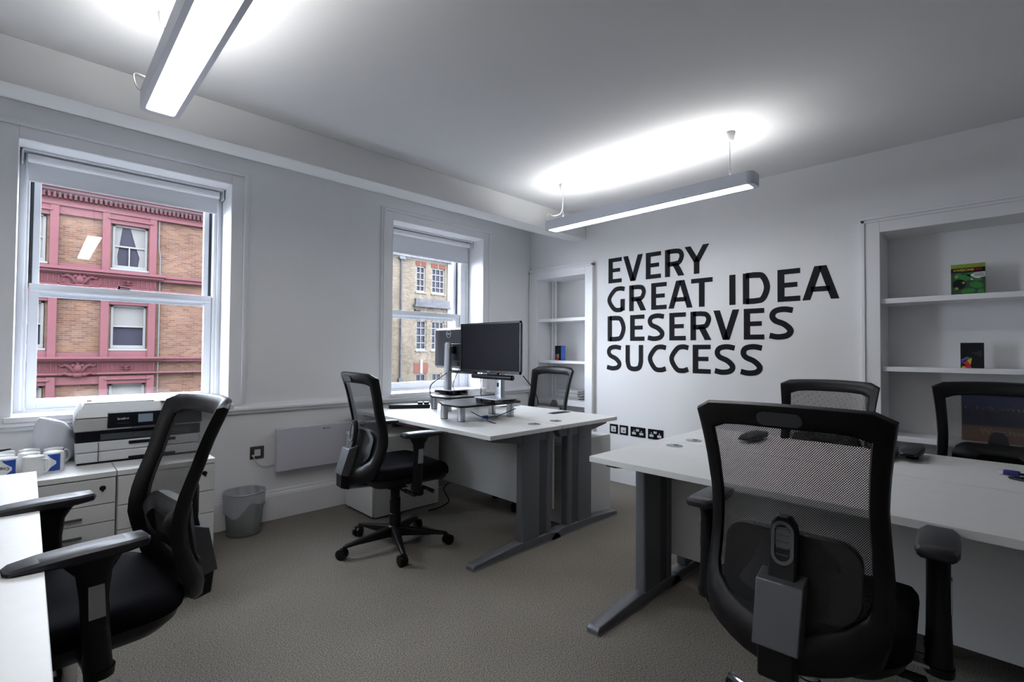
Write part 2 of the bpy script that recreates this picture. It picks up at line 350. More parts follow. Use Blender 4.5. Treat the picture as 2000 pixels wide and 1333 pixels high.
# ------------------------------------------------------------------ sash windows
def sash_window(n, q, xl, xr, blind_z, handle):
    x0, x1, z0, z1 = q
    y = 3.86
    root = MB()
    fy0, fy1 = 3.845, 3.945
    root.box(x0, xl - .006, fy0, fy1, .82, z1); root.box(xr + .006, x1, fy0, fy1, .82, z1)
    root.box(xl - .006, xr + .006, fy0, fy1, 2.23, z1); root.box(xl - .006, xr + .006, fy0, fy1, .80, .842)
    for s in (-1, 1):      # raised bead on each jamb
        xx = (x0 + .022) if s < 0 else (x1 - .030); root.box(xx, xx + .010, fy0 - .012, fy0, .84, z1)
    W_ = struct('window_%d' % n, root, M_upvc, bevel=.002)
    lo = MB(); sw = .040
    lo.box(xl - .003, xl + sw, y, y + .036, .838, 1.508); lo.box(xr - sw, xr + .003, y, y + .036, .838, 1.508)
    lo.box(xl, xr, y - .006, y + .036, 1.508, 1.555); lo.box(xl + sw, xr - sw, y, y + .036, .842, .900)
    lo.box(xl + .005, xr - .005, y - .012, y - .004, 1.512, 1.520)
    obj('lower_sash', lo, M_upvc, W_, bevel=.002)
    us = MB()
    us.box(xl + .010, xl + sw, y + .042, y + .075, 1.500, 2.23); us.box(xr - sw, xr - .010, y + .042, y + .075, 1.500, 2.23)
    us.box(xl + sw, xr - sw, y + .043, y + .074, 1.485, 1.530); us.box(xl + sw, xr - sw, y + .043, y + .074, 2.19, 2.23)
    obj('upper_sash', us, M_upvc, W_, bevel=.002)
    g = MB(); g.box(xl - .006, xl + .010, y + .044, y + .070, 1.555, 2.23); g.box(xr - .010, xr + .006, y + .044, y + .070, 1.555, 2.23)
    obj('sash_channel', g, M_dark, W_)
    obj('window_pane', MB().box(xl + sw, xr - sw, y + .016, y + .020, .898, 1.510), M_glass, W_, smooth=False)
    obj('window_pane', MB().box(xl + sw, xr - sw, y + .056, y + .060, 1.528, 2.195), M_glass, W_, smooth=False)
    hx = handle
    hm = MB().box(hx - .030, hx + .030, y + .000, y + .024, 1.555, 1.560).tube([(hx - .02, y + .012, 1.560), (hx - .02, y + .012, 1.576)], .008).tube([(hx - .02, y + .012, 1.572), (hx + .035, y + .004, 1.566)], .0045)
    obj('sash_catch', hm, M_black, W_)
    struct_sill = MB().box(x0 - .03, x1 + .03, YW - .045, fy0 + .01, .800, .828)
    obj('window_sill', struct_sill, M_gloss, W_, bevel=.004)
    # roller blind
    b = thing('roller_blind', ['white roller blind, mostly rolled up, in the window above the printer', 'white roller blind, mostly rolled up, in the window behind the monitors'][n - 1], 'blind', ((x0 + x1) / 2, 3.80, 2.26), 0, 'roller blinds')
    hw = (x1 - x0) / 2 - .012
    obj('blind_roller', MB().lathe([(.024, -hw + .02), (.024, hw - .02)], axis='x', n=20), M_gloss, b, loc=(0, .005, -.012))
    obj('head_rail', MB().box(-hw, hw, -.03, .03, .018, .028), M_gloss, b)
    for s in (-1, 1): obj('end_bracket', MB().box(s * hw - .003, s * hw + .003, -.028, .03, -.045, .02), M_upvc, b, bevel=.001)
    obj('blind_fabric', MB().box(-hw + .025, hw - .025, .026, .028, blind_z - 2.26, -.01), M_upvc, b)
    obj('bottom_bar', MB().box(-hw + .025, hw - .025, .022, .032, blind_z - 2.266, blind_z - 2.252), M_gloss, b, bevel=.002)
    # outer stone sill
    obj('outer_sill', MB().box(x0 - .05, x1 + .05, 3.945, 4.12, .77, .82), M_cream, W_, bevel=.005)
sash_window(1, W1, -.037, .856, 2.128, .38)
sash_window(2, W2, 2.215, 3.022, 2.070, 2.53)

# ------------------------------------------------------------------ the street outside
struct('ground', MB().box(-60, 80, 4.2, 90, -9.2, -9.0), M_pave)
def outer_window(parent, x0, x1, z0, z1, y, cols=1, rows=2, blind=0, curtain=False, sill=True, name='window', bars=()):
    f = MB(); t = .075
    f.box(x0, x0 + t, y - .03, y + .06, z0, z1); f.box(x1 - t, x1, y - .03, y + .06, z0, z1)
    f.box(x0, x1, y - .03, y + .06, z1 - t, z1); f.box(x0, x1, y - .04, y + .06, z0, z0 + .12)
    zm = (z0 + z1) / 2 + .02; 
    if rows == 2: f.box(x0, x1, y - .02, y + .06, zm - .03, zm + .03)
    else:
        for i in range(1, rows): f.box(x0, x1, y - .01, y + .05, z0 + (z1 - z0) * i / rows - .028, z0 + (z1 - z0) * i / rows + .028)
    for i in range(1, cols): f.box(x0 + (x1 - x0) * i / cols - .024, x0 + (x1 - x0) * i / cols + .024, y - .01, y + .05, z0, z1)
    for (bx, b0, b1) in bars: f.box(bx - .02, bx + .02, y - .01, y + .05, b0, b1)
    if sill: f.box(x0 - .06, x1 + .06, y - .16, y + .05, z0 - .07, z0)
    w_ = obj(name, f, M_outwin, parent, bevel=.006)
    obj('pane', MB().box(x0 + t, x1 - t, y + .06, y + .08, z0 + .1, z1 - t), M_outglass, w_)
    if blind: obj('blind', MB().box(x0 + t, x1 - t, y + .03, y + .055, z1 - blind, z1 - t), M_curtain, w_)
    if curtain:
        for s in (0, 1):
            xe = x0 + t if s == 0 else x1 - t; d = 1 if s == 0 else -1; wd = (.20, .42)[s]
            zt, zb = z1 - t, z0 + .12; mid = zb + (zt - zb) * .25
            poly = [(xe, zb), (xe + d * wd * .45, zb), (xe + d * wd * .35, mid), (xe + d * wd * .7, mid + (zt - mid) * .5), (xe + d * wd, zt), (xe, zt)]
            if d < 0: poly = poly[::-1]
            obj('curtain', MB().prism(poly, y + .025, y + .055, 'y'), M_curtain, w_)
    return w_
def ornament(parent, x, z, y, s=1.0):
    o = MB()
    for sg in (-1, 1):
        pts = [(x + sg * s * a, y - .05, z + s * b) for a, b in ((.03, -.12), (.12, -.02), (.22, .10), (.32, .14), (.42, .10), (.47, .16))]
        o.tube(pts, [.055 * s, .06 * s, .055 * s, .05 * s, .035 * s, .02 * s], 8)
        pts = [(x + sg * s * a, y - .05, z + s * b) for a, b in ((.05, -.16), (.18, -.20), (.32, -.14), (.44, -.18), (.54, -.10))]
        o.tube(pts, [.05 * s, .05 * s, .045 * s, .035 * s, .018 * s], 8)
        o.ball((x + sg * s * .11, y - .07, z + .12 * s), .07 * s, .06, .06 * s)
    o.ball((x, y - .08, z + .02 * s), .11 * s, .10, .15 * s); o.ball((x, y - .07, z - .20 * s), .13 * s, .08, .09 * s); o.ball((x, y - .06, z + .18 * s), .05 * s, .06, .05 * s)
    return obj('carved_ornament', o, M_redstone, parent)

FY = 22.0
red = thing('building', 'red brick building with pink painted stone bands and white sash windows', 'building', (0, 0, 0))
# brick wall with real openings left for the windows
wins = []
for (z0, z1) in ((4.02, 5.58), (1.18, 2.73), (-1.75, -.05), (-4.9, -3.2)):
    for xc in (-6.0, -3.04, -.35, 2.345, 6.6, 9.6): wins.append((xc - .516, xc + .516, z0, z1))
def wall_with_openings(x0, x1, z0, z1, y0, y1, ops):
    b = MB(); zs = sorted({z0, z1} | {v for o in ops for v in o[2:]})
    for a, c in zip(zs, zs[1:]):
        row = sorted([o for o in ops if o[2] <= a and o[3] >= c]); x = x0
        for o in row: b.box(x, o[0], y0, y1, a, c); x = o[1]
        b.box(x, x1, y0, y1, a, c)
    return b
obj('brick_wall', wall_with_openings(-8.0, 11.5, -9.0, 7.2, FY + .10, FY + .6, wins), M_redbrick, red, smooth=False)
obj('brick_wall', MB().box(-8.0, 11.5, FY + .8, FY + 8, -9.0, 7.2), M_redbrick, red, smooth=False)
for (z0, z1) in ((4.02, 5.58), (1.18, 2.73), (-1.75, -.05), (-4.9, -3.2)):
    for k, xc in enumerate((-6.0, -3.04, -.35, 2.345, 6.6, 9.6)):
        top = z0 > 3
        outer_window(red, xc - .5, xc + .5, z0, z1, FY + .14, cols=1, rows=2, blind=0 if top else (.78 if z0 > 0 else .95), curtain=top, bars=((xc - .02, z0, (z0 + z1) / 2),) if top else ())
# pink stone surround of the painted bay (x -7.6 .. 3.12)
for (zb, zt, zc0) in ((3.88, 5.92, 4.02), (.88, 3.12, 1.18), (-2.15, .22, -1.75), (-5.3, -2.95, -4.9)):
    for xp in (-7.55, -5.36, -3.70, -2.40, -1.03, .235, 1.560, 2.885):
        wd = .215
        obj('pilaster', MB().box(xp, xp + wd, FY - .06, FY + .12, zb, zt), M_pinkstone, red, bevel=.01)
        if xp in (.235, -2.40, -5.36):      # panel surround between windows
            nx = {.235: 1.560, -2.40: -1.03, -5.36: -3.70}[xp]
            obj('stone_panel', MB().box(xp + wd, nx, FY + .0, FY + .12, zb, zb + .15).box(xp + wd, nx, FY + .0, FY + .12, zt - .26, zt), M_pinkstone, red)
    for xc in (-6.0, -3.04, -.35, 2.345):
        ztop = {4.02: 5.58, 1.18: 2.73, -1.75: -.05, -4.9: -3.2}[zc0]
        obj('window_lintel', MB().box(xc - .60, xc + .60, FY - .03, FY + .12, ztop + .0, zt).box(xc - .64, xc + .64, FY - .10, FY, ztop + .14, ztop + .20), M_pinkstone, red, bevel=.008)
        obj('apron_panel', MB().box(xc - .60, xc + .60, FY - .01, FY + .12, zb, zc0 - .07), M_pinkstone, red)
for (z, h) in ((3.88, .22), (.88, .15), (-2.15, .15), (-5.3, .15)):
    c = MB(); c.box(-8.0, 11.5, FY - .16, FY + .2, z - h * .45, z); c.box(-8.0, 11.5, FY - .10, FY + .2, z - h, z - h * .45)
    c.box(-8.0, 3.35, FY - .28, FY + .2, z - h * .40, z + .01); c.box(-8.0, 3.30, FY - .20, FY + .2, z - h * .8, z - h * .40)
    obj('string_course', c, M_pinkstone, red, bevel=.01)
    obj('frieze', MB().box(-8.0, 3.12, FY - .04, FY + .2, z - .44 - h * .6, z - h), M_redstone, red)
    fr = MB()
    for i in range(86): fr.box(-8.0 + i * .13, -8.0 + i * .13 + .05, FY - .055, FY - .03, z - .40 - h * .5, z - h - .03)
    o = obj('frieze_fluting', fr, M_redstone, red); o['kind'] = 'stuff'
    obj('string_course', MB().box(-8.0, 11.5, FY - .10, FY + .2, z - .50 - h * .6, z - .44 - h * .6), M_pinkstone, red, bevel=.01)
    for xo in (1.0, -1.7, -4.4): ornament(red, xo, z - .40, FY - .03)
    for xo in (2.28, -.35, -3.04): ornament(red, xo, z - .36, FY - .03, .32)
c = MB(); c.box(-8.0, 11.5, FY - .45, FY + .3, 6.42, 6.62); c.box(-8.0, 11.5, FY - .34, FY + .3, 6.34, 6.42); c.box(-8.0, 11.5, FY - .08, FY + .3, 5.92, 6.02)
obj('main_cornice', c, M_pinkstone, red, bevel=.012)
obj('frieze', MB().box(-8.0, 11.5, FY - .05, FY + .3, 6.02, 6.34), M_pinkstone, red)
dn = MB()
for i in range(150): dn.box(-7.9 + i * .13, -7.83 + i * .13, FY - .22, FY - .05, 6.14, 6.32)
o = obj('dentil_course', dn, M_redstone, red); o['kind'] = 'stuff'
obj('drainpipe', MB().tube([(3.17, FY + .02, 5.9), (3.17, FY + .02, 4.9), (3.22, FY + .02, 4.6), (3.20, FY + .02, -9)], .022, 8), M_dark, red)

YY = 26.0
yel = thing('building', 'yellow brick building with small-paned white windows and a drainpipe', 'building')
yw = [(16.95, 17.62, 4.87, 6.52), (18.12, 19.14, 4.87, 6.52), (16.98, 17.74, 1.20, 3.10), (18.12, 19.14, 1.20, 3.10), (16.98, 17.76, -.82, -.26), (18.2, 18.98, -.82, -.26)]
obj('brick_wall', wall_with_openings(12.2, 19.5, -9.0, 7.3, YY, YY + .5, yw), M_yelbrick, yel, smooth=False)
obj('brick_wall', MB().box(12.2, 19.5, YY + .7, YY + 8, -9.0, 7.3), M_yelbrick, yel, smooth=False)
for i, (a, b, z0, z1) in enumerate(yw):
    outer_window(yel, a, b, z0, z1, YY + .08, cols=2 if (b - a) < .9 else 3, rows=4 if z1 - z0 > 1 else 1)
    if i in (0, 1): obj('brick_arch', MB().box(a - .05, a + (b - a) * .42, YY - .03, YY, z1 + .02, z1 + .28).box(a + (b - a) * .58, b + .05, YY - .03, YY, z1 + .02, z1 + .28), mat('red_rubbed_brick', (.062, .024, .019), .9, spec=0.0), yel)
for (a, b) in ((16.98, 17.76),):
    obj('brick_arch', MB().box(a - .12, a + .30, YY - .03, YY, -.22, .42).box(b - .30, b + .12, YY - .03, YY, -.22, .42), bpy.data.materials['red_rubbed_brick'], yel)
    obj('keystone', MB().box(a + .30, b - .30, YY - .06, YY, -.24, .62), M_cream, yel)
obj('stone_ledge', MB().box(16.72, 19.5, YY - .30, YY, 3.93, 4.06).box(16.85, 19.5, YY - .16, YY, 4.06, 4.46), M_stone, yel, bevel=.01)
obj('quoin_strip', MB().box(19.35, 20.0, YY - .08, YY + 8, -9, 7.3), M_cream, yel)
obj('stone_cornice', MB().box(12.2, 20.0, YY - .25, YY + .2, 6.95, 7.4), M_stone, yel, bevel=.01)
obj('drainpipe', MB().tube([(15.85, YY - .08, 6.9), (15.85, YY - .08, -.55)], .06, 8).box(15.66, 16.04, YY - .2, YY, 6.75, 7.0).box(15.70, 16.0, YY - .16, YY, -.75, -.5), M_stone, yel)
par = thing('building', 'low cream rendered annexe roof in front of the yellow brick building', 'building')
obj('parapet', MB().box(11.8, 21.5, 24.3, 24.6, -9.0, -.95), M_cream, par); obj('coping', MB().box(11.7, 21.6, 24.2, 24.7, -.98, -.88), M_cream, par)
obj('flat_roof', MB().box(11.8, 21.5, 24.6, 25.9, -1.5, -1.2), M_cream, par)

# ------------------------------------------------------------------ lettering on the wall
def ribbon(pts, hw, closed=False):
    P = [Vector(p) for p in pts]; out = []
    for i, p in enumerate(P):
        a = P[max(i - 1, 0)]; b = P[min(i + 1, len(P) - 1)]; d = (b - a).normalized(); n = Vector((-d.y, d.x))
        out.append((p + n * hw, p - n * hw))
    return out
def spline(pts, n=8):
    P = [Vector(p) for p in pts]; o = []
    for i in range(len(P) - 1):
        p0 = P[i - 1] if i else P[0] * 2 - P[1]; p1, p2 = P[i], P[i + 1]; p3 = P[i + 2] if i + 2 < len(P) else P[-1] * 2 - P[-2]
        for k in range(n):
            t = k / n; o.append(.5 * ((2 * p1) + (-p0 + p2) * t + (2 * p0 - 5 * p1 + 4 * p2 - p3) * t * t + (-p0 + 3 * p1 - 3 * p2 + p3) * t ** 3))
    o.append(P[-1]); return o
CAPH = .232; SV, SH = .046, .037
def glyph(ch, w):
    """list of convex-ish quads in metres, origin at baseline left"""
    H = CAPH; q = []
    def R(x0, x1, y0, y1): q.append([(x0, y0), (x1, y0), (x1, y1), (x0, y1)])
    def bar(a, b, t):  # slanted stem between bottom a and top b (left edges) of horizontal width t
        q.append([(a[0], a[1]), (a[0] + t, a[1]), (b[0] + t, b[1]), (b[0], b[1])])
    def rib(pts, hw):
        r = ribbon(pts, hw)
        for (a, b), (c, d) in zip(r, r[1:]): q.append([tuple(b), tuple(d), tuple(c), tuple(a)])
    if ch == 'E':
        R(0, SV, 0, H); R(SV, w, 0, SH); R(SV, w, H - SH, H); R(SV, w * .88, H * .5 - SH * .42, H * .5 + SH * .52)
    elif ch == 'I': R(0, w, 0, H)
    elif ch == 'T': R(0, w, H - SH, H); R(w / 2 - SV / 2, w / 2 + SV / 2, 0, H - SH)
    elif ch == 'V': bar((w / 2 - .026, 0), (0, H), .050); bar((w / 2 - .024, 0), (w - .050, H), .050)
    elif ch == 'A':
        bar((0, 0), (w / 2 - .036, H), .048); bar((w - .048, 0), (w / 2 - .012, H), .048); R(w * .24, w * .76, H * .24, H * .24 + SH * .95)
    elif ch == 'Y':
        R(w / 2 - SV / 2, w / 2 + SV / 2, 0, H * .44); bar((w / 2 - SV / 2, H * .42), (0, H), .051); bar((w / 2 - SV / 2 - .003, H * .42), (w - .051, H), .051)
    elif ch == 'R':
        R(0, SV, 0, H); h = SH / 2
        rib([(SV * .5, H - h), (w * .50, H - h)] + spline([(w * .50, H - h), (w * .75, H - h * 1.5), (w * .86, H * .72), (w * .74, H * .50), (w * .48, H * .455)], 6) + [(SV * .5, H * .455)], h * 1.06)
        bar((w - .056, 0), (w * .36, H * .47), .054)
    elif ch == 'D':
        R(0, SV, 0, H); h = SH / 2
        rib([(SV * .5, H - h), (w * .45, H - h)] + spline([(w * .45, H - h), (w * .72, H * .86), (w - .024, H * .5), (w * .72, H * .14), (w * .45, h)], 7) + [(SV * .5, h)], h * 1.14)
    elif ch in 'CG':
        h = .0205
        pts = spline([(w - .002, H - h * 1.25), (w * .72, H - h * .82), (w * .42, H * .86), (.024, H * .5), (w * .40, H * .13), (w * .72, h * .85), (w - (.004 if ch == 'C' else .02), h * 1.5)], 7)
        rib(pts, h)
        if ch == 'G': R(w - SV, w, h * .5, H * .50)
    elif ch == 'U':
        h = .0215; rib([(h, H), (h, H * .36)] + spline([(h, H * .36), (w * .22, H * .14), (w * .5, h * .8), (w * .78, H * .14), (w - h, H * .36)], 6) + [(w - h, H)], h)
    elif ch == 'S':
        h = .0205
        rib(spline([(w * .95, H - h * 1.35), (w * .60, H - h * .82), (w * .26, H * .88), (.024, H * .735), (w * .26, H * .585), (w * .62, H * .46), (w - .024, H * .275), (w * .74, H * .12), (w * .38, h * .82), (w * .03, h * 1.35)], 7), h)
    return q
sign = thing('wall_lettering', 'large black capitals reading EVERY GREAT IDEA DESERVES SUCCESS on white wall', 'lettering', (XW, 2.645, 1.5))
LINES = [(1.831, [('E', .015, .159), ('V', .175, .376), ('E', .406, .551), ('R', .589, .764), ('Y', .764, .97)]),
 (1.5595, [('G', 0.0, .192), ('R', .239, .411), ('E', .459, .604), ('A', .621, .832), ('T', .821, .998), ('I', 1.128, 1.174), ('D', 1.229, 1.424), ('E', 1.47, 1.617), ('A', 1.63, 1.849)]),
 (1.291, [('D', .008, .204), ('E', .249, .393), ('S', .422, .587), ('E', .629, .775), ('R', .815, .99), ('V', 1.004, 1.202), ('E', 1.235, 1.38), ('S', 1.411, 1.577)]),
 (1.022, [('S', -.003, .161), ('U', .202, .38), ('C', .423, .6), ('C', .625, .799), ('E', .834, .981), ('S', 1.01, 1.175), ('S', 1.207, 1.371)])]
for zb, ls in LINES:
    for ch, a, b in ls:
        mb = MB()
        for q in glyph(ch, b - a):
            n = len(q); vs = [(-.0005, -(a + x), zb - 1.5 + y) for x, y in q] + [(-.0025, -(a + x), zb - 1.5 + y) for x, y in q]
            mb.add(vs, [(0, 1, 2, 3), (7, 6, 5, 4), (0, 4, 5, 1), (1, 5, 6, 2), (2, 6, 7, 3), (3, 7, 4, 0)])
        obj('letter', mb, M_letter, sign, smooth=False)

# ------------------------------------------------------------------ suspended lamps
def lamp(x, y0, y1, lab):
    zb, zt = 2.142, 2.212
    t = thing('pendant_lamp', lab, 'lamp', (x, (y0 + y1) / 2, zb), 0, 'long pendant lamps'); L = (y1 - y0) / 2
    o = rrect(-.066, .066, -L, L, .035, 5)
    i = rrect(-.048, .048, -L + .03, L - .03, .015, 5)
    b = MB(); n = len(o)
    b.add([(u, v, 0) for u, v in o] + [(u, v, zt - zb) for u, v in o] + [(u, v, 0) for u, v in i] + [(u, v, .012) for u, v in i] + [(u, v, zt - zb) for u, v in i] + [(u, v, .040) for u, v in i], [])
    for k in range(n):
        l = (k + 1) % n
        b.f += [(k, l, n + l, n + k), (k, 2 * n + k, 2 * n + l, l), (2 * n + k, 3 * n + k, 3 * n + l, 2 * n + l), (n + k, n + l, 4 * n + l, 4 * n + k), (4 * n + k, 4 * n + l, 5 * n + l, 5 * n + k)]
    b.f.append(tuple(range(5 * n, 6 * n)))
    obj('lamp_body', b, M_lampbody, t, ang=50)
    obj('diffuser', MB().prism(rrect(-.0475, .0475, -L + .031, L - .031, .015, 5), .004, .010), M_diff, t)
    obj('fluorescent_tube', MB().prism(rrect(-.03, .03, -L + .05, L - .05, .01, 3), .044, .052), M_up, t)
    for yy in ((y0 + .148 - (y0 + y1) / 2), (y1 - .142 - (y0 + y1) / 2)):
        c = obj('ceiling_cup', MB().lathe([(.016, ZC - zb - .055), (.021, ZC - zb - .05), (.030, ZC - zb - .006), (.030, ZC - zb)], c=(0, yy, 0), n=20), M_gloss, t)
        wv = MB().tube([(0, yy, .10), (0, yy, ZC - zb - .05)], .0022, 6)
        wv.tube([(0, yy, .105), (-.035, yy - .012, .07)], .002, 6).tube([(0, yy, .105), (.035, yy + .012, .07)], .002, 6).tube([(0, yy, .10), (0, yy, .135)], .005, 8)
        obj('suspension_wire', wv, M_silver, t)
    cab = [(-.004, L - .142, .33), (-.012, L - .150, .22), (-.006, L - .13, .13), (-.05, L - .10, .10), (-.09, L - .07, .11), (-.075, L - .03, .075), (-.05, L - .03, .066)]
    obj('power_cord', MB().tube(spline(cab, 6), .0028, 6), M_cablew, t)
    return t
lamp(2.896, .995, 2.555, 'long slim pendant lamp hanging near the lettered wall')
lamp(.338, .87, 2.42, 'long pendant lamp hanging near the camera, before the printer window')

lamp(-1.70, .87, 2.42, 'added long pendant lamp at the left, out of view')  # unseen lamp, added to brighten the surfaces that face the room
# ------------------------------------------------------------------ electrical fittings
def socket_plate(y0, y1, z0, z1, kind, lab):
    yc, zc = (y0 + y1) / 2, (z0 + z1) / 2; t = thing('wall_socket' if kind == 'double' else 'data_socket', lab, 'socket', (XW, yc, zc), 0, 'sockets below the lettering')
    hw, hh = (y1 - y0) / 2, (z1 - z0) / 2
    obj('faceplate', MB().box(-.006, 0, -hw, hw, -hh, hh), M_black, t, bevel=.0015)
    if kind == 'double':
        for s in (-1, 1):
            b = MB().box(-.0075, -.006, s * .037 - .004, s * .037 + .004, .0, .014)
            b.box(-.0075, -.006, s * .037 - .018, s * .037 - .006, -.018, -.008); b.box(-.0075, -.006, s * .037 + .006, s * .037 + .018, -.018, -.008)
            b.box(-.0072, -.006, s * .037 - .019, s * .037 + .019, -.024, -.004); obj('socket_face', b, M_print, t)
        obj('rocker_switch', MB().box(-.011, -.006, -.015, -.001, .006, .026).box(-.011, -.006, .001, .015, .006, .026), M_print, t, bevel=.001)
    else:
        obj('socket_face', MB().box(-.009, -.006, -hw + .016, hw - .016, -hh + .016, hh - .018), M_print, t, bevel=.001)
        obj('shutter', MB().box(-.0095, -.009, -.012, .004, -.012, -.002), M_greypl, t)
socket_plate(2.523, 2.608, .440, .525, 'data', 'black data socket, the one nearest the narrow niche')
socket_plate(2.417, 2.502, .440, .525, 'data', 'black data socket beside the double power sockets')
socket_plate(2.241, 2.388, .440, .525, 'double', 'black double power socket beside the data sockets')
socket_plate(2.070, 2.214, .440, .525, 'double', 'black double power socket farthest from the niche')
t = thing('fused_switch', 'single steel fused switch on the wall beside the panel heater', 'switch', (1.10, YW, .48))
obj('faceplate', MB().box(-.044, .044, -.006, 0, -.043, .043), mat('brushed_dark_steel', (.13, .115, .105), .3, metal=.7), t, bevel=.0015)
obj('rocker_switch', MB().box(-.018, .020, -.012, -.006, -.022, .022), M_print, t, bevel=.001)
obj('cable_clip', MB().tube([(-.026, -.004, -.018), (-.026, -.016, -.018)], .007), M_print, t)
obj('heater_cable', MB().tube(spline([(-.026, -.016, -.018), (-.015, -.02, -.05), (.02, -.018, -.088), (.07, -.016, -.098), (.12, -.02, -.088), (.145, -.035, -.072)], 6), .0032, 8), M_cablew, t)
t = thing('panel_heater', 'flat white panel heater fixed low on the window wall', 'heater', (1.53, 3.575, .34))
obj('heater_panel', MB().prism(rrect(-.325, .325, 0, .297, .008, 3), -.018, .030, 'y'), mat('pale_violet_enamel', (.56, .55, .62), .3), t, bevel=.003)
for s in (-.2, .2): obj('wall_bracket', MB().box(s - .02, s + .02, .030, .058, .05, .25), M_gloss, t)
obj('maker_mark', MB().lathe([(.007, -.0188), (.007, -.0181)], c=(.005, 0, .270), axis='y', n=14).box(.016, .055, -.0188, -.0181, .2675, .2725), mat('red_grey_mark', (.22, .12, .18), .5), t)

# ------------------------------------------------------------------ desks
DZ = .725
def desk(x_front, x_back, y_end, y_far, lab, grp, gromm=None, cs=0.0):
    """cantilever desk: front edge x_front, rear edge x_back, runs from y_end to y_far"""
    s = 1 if x_back > x_front else -1; sy = 1 if y_far > y_end else -1
    t = thing('desk', lab, 'desk', (x_front, y_end, 0), 0, grp)
    w = abs(x_back - x_front); L = abs(y_far - y_end)
    X = lambda a: s * a
    Y = lambda a: sy * a
    obj('desktop', MB().box(X(0), X(w), Y(0), Y(L), DZ - .025, DZ), M_desk, t, bevel=.0015)
    for k, yy in enumerate((.075, L - .075)):
        ft = MB(); h0 = yy - .030; h1 = yy + .030
        prof = [(-.075, .0), (-.075, .016), (-.062, .028), (.08, .040), (.25, .052), (.56, .052), (.62, .040), (.655, .014), (.655, 0)]
        ring = []
        for (px, pz) in prof: ring.append((px, pz))
        n = len(ring)
        vs = [(X(px), Y(h0), pz) for px, pz in ring] + [(X(px), Y(h0 + .006), min(pz + .004, pz * 1.12)) for px, pz in ring] + [(X(px), Y(h1 - .006), min(pz + .004, pz * 1.12)) for px, pz in ring] + [(X(px), Y(h1), pz) for px, pz in ring]
        fs = [tuple(range(n)), tuple(range(3 * n, 4 * n))[::-1]]
        for r in range(3):
            for i in range(n): fs.append((r * n + i, r * n + (i + 1) % n, (r + 1) * n + (i + 1) % n, (r + 1) * n + i))
        f = obj('foot', ft.add(vs, fs), M_steel, t, bevel=.003)
        obj('foot_strip', MB().box(X(-.072), X(.652), Y(h0 - .0025), Y(h1 + .0025), .0, .007), M_silver, f)
        lg = MB()
        lg.prism(rrect(min(X(.30 + cs), X(.455 + cs)), max(X(.30 + cs), X(.455 + cs)), min(Y(yy - .028), Y(yy + .028)), max(Y(yy - .028), Y(yy + .028)), .012), .045, DZ - .03)
        lg.prism(rrect(min(X(.515 + cs), X(.565 + cs)), max(X(.515 + cs), X(.565 + cs)), min(Y(yy - .028), Y(yy + .028)), max(Y(yy - .028), Y(yy + .028)), .012), .045, DZ - .03)
        lo = obj('leg', lg, M_steel, t)
        obj('cable_cover', MB().box(X(.452 + cs), X(.518 + cs), Y(yy - .022), Y(yy + .022), .05, DZ - .035), M_steel_d, lo)
        br = MB(); zt = DZ - .025
        pr = [(.055, zt), (.055, zt - .022), (.10, zt - .030), (.30, zt - .062), (.565, zt - .062), (w - .02, zt - .03), (w - .02, zt)]
        vs = [(X(a), Y(yy - .024), z) for a, z in pr] + [(X(a), Y(yy + .024), z) for a, z in pr]; n = len(pr)
        obj('top_bracket', MB().add(vs, [tuple(range(n)), tuple(range(n, 2 * n))[::-1]] + [(i, (i + 1) % n, n + (i + 1) % n, n + i) for i in range(n)]), M_steel, t, bevel=.003)
    px = .560
    mp = obj('modesty_panel', MB().box(X(px), X(px + .018), Y(.012 if sy < 0 else .11), Y(L - .11), .165, DZ - .026), M_ped, t, bevel=.001)
    if gromm:
        for gy in gromm:
            gx = w - .10
            g = obj('cable_port', MB().lathe([(.040, DZ), (.040, DZ + .003), (.036, DZ + .004), (.004, DZ + .004)], c=(X(gx), Y(gy), 0), n=28), M_silver, t)
            obj('port_slot', MB().prism(rrect(X(gx) + .004 - .012, X(gx) + .004 + .012, Y(gy) - .020, Y(gy) + .006, .008), DZ + .004, DZ + .0048), M_dark, g)
    return t
desk(1.778, 2.383, 1.985, 3.585, 'white desk under the monitors, chair pulled up on its near side', 'white desks with grey cantilever legs', [.145, 1.42])
desk(3.000, 2.393, 1.985, 3.585, 'white desk behind the monitors, back to back with nearer one', 'white desks with grey cantilever legs', [.145, 1.42], -.065)
dB = desk(1.776, 2.383, 1.320, -.320, 'white desk in front of the largest mesh-back chair', 'white desks with grey cantilever legs', [.145, 1.42])
desk(2.990, 2.393, 1.320, -.320, 'white desk by the wide niche, two chairs tucked against it', 'white desks with grey cantilever legs', [.145, 1.42], -.065)
bolts = MB()
for z in (.545, .205): bolts.lathe([(.006, .558), (.006, .561)], c=(0, -.05, z), axis='x', n=10)
obj('panel_bolt', bolts, M_dark, dB)
# nearest desk, lower left corner of the view
t = thing('desk', 'white desk at the left, under the armrests of the nearest left chair', 'desk', (.010, 2.735, 0), 0, 'white desks with grey cantilever legs')
obj('desktop', MB().hexa([(0, 0, .670), (-1.0, .03, .670), (-1.0, -1.75, .670), (.018, -1.75, .670)][::-1], [(0, 0, .695), (-1.0, .03, .695), (-1.0, -1.75, .695), (.018, -1.75, .695)][::-1]), M_desk, t, bevel=.0015)
for yy in (-.22, -1.6):
    obj('leg', MB().prism(rrect(-.62, -.40, yy - .028, yy + .028, .012), .04, .67), M_steel, t)
    obj('foot', MB().box(-.85, -.10, yy - .03, yy + .03, 0, .045), M_steel, t, bevel=.01)
obj('modesty_panel', MB().box(-.66, -.642, -1.55, -.26, .20, .670), M_ped, t)

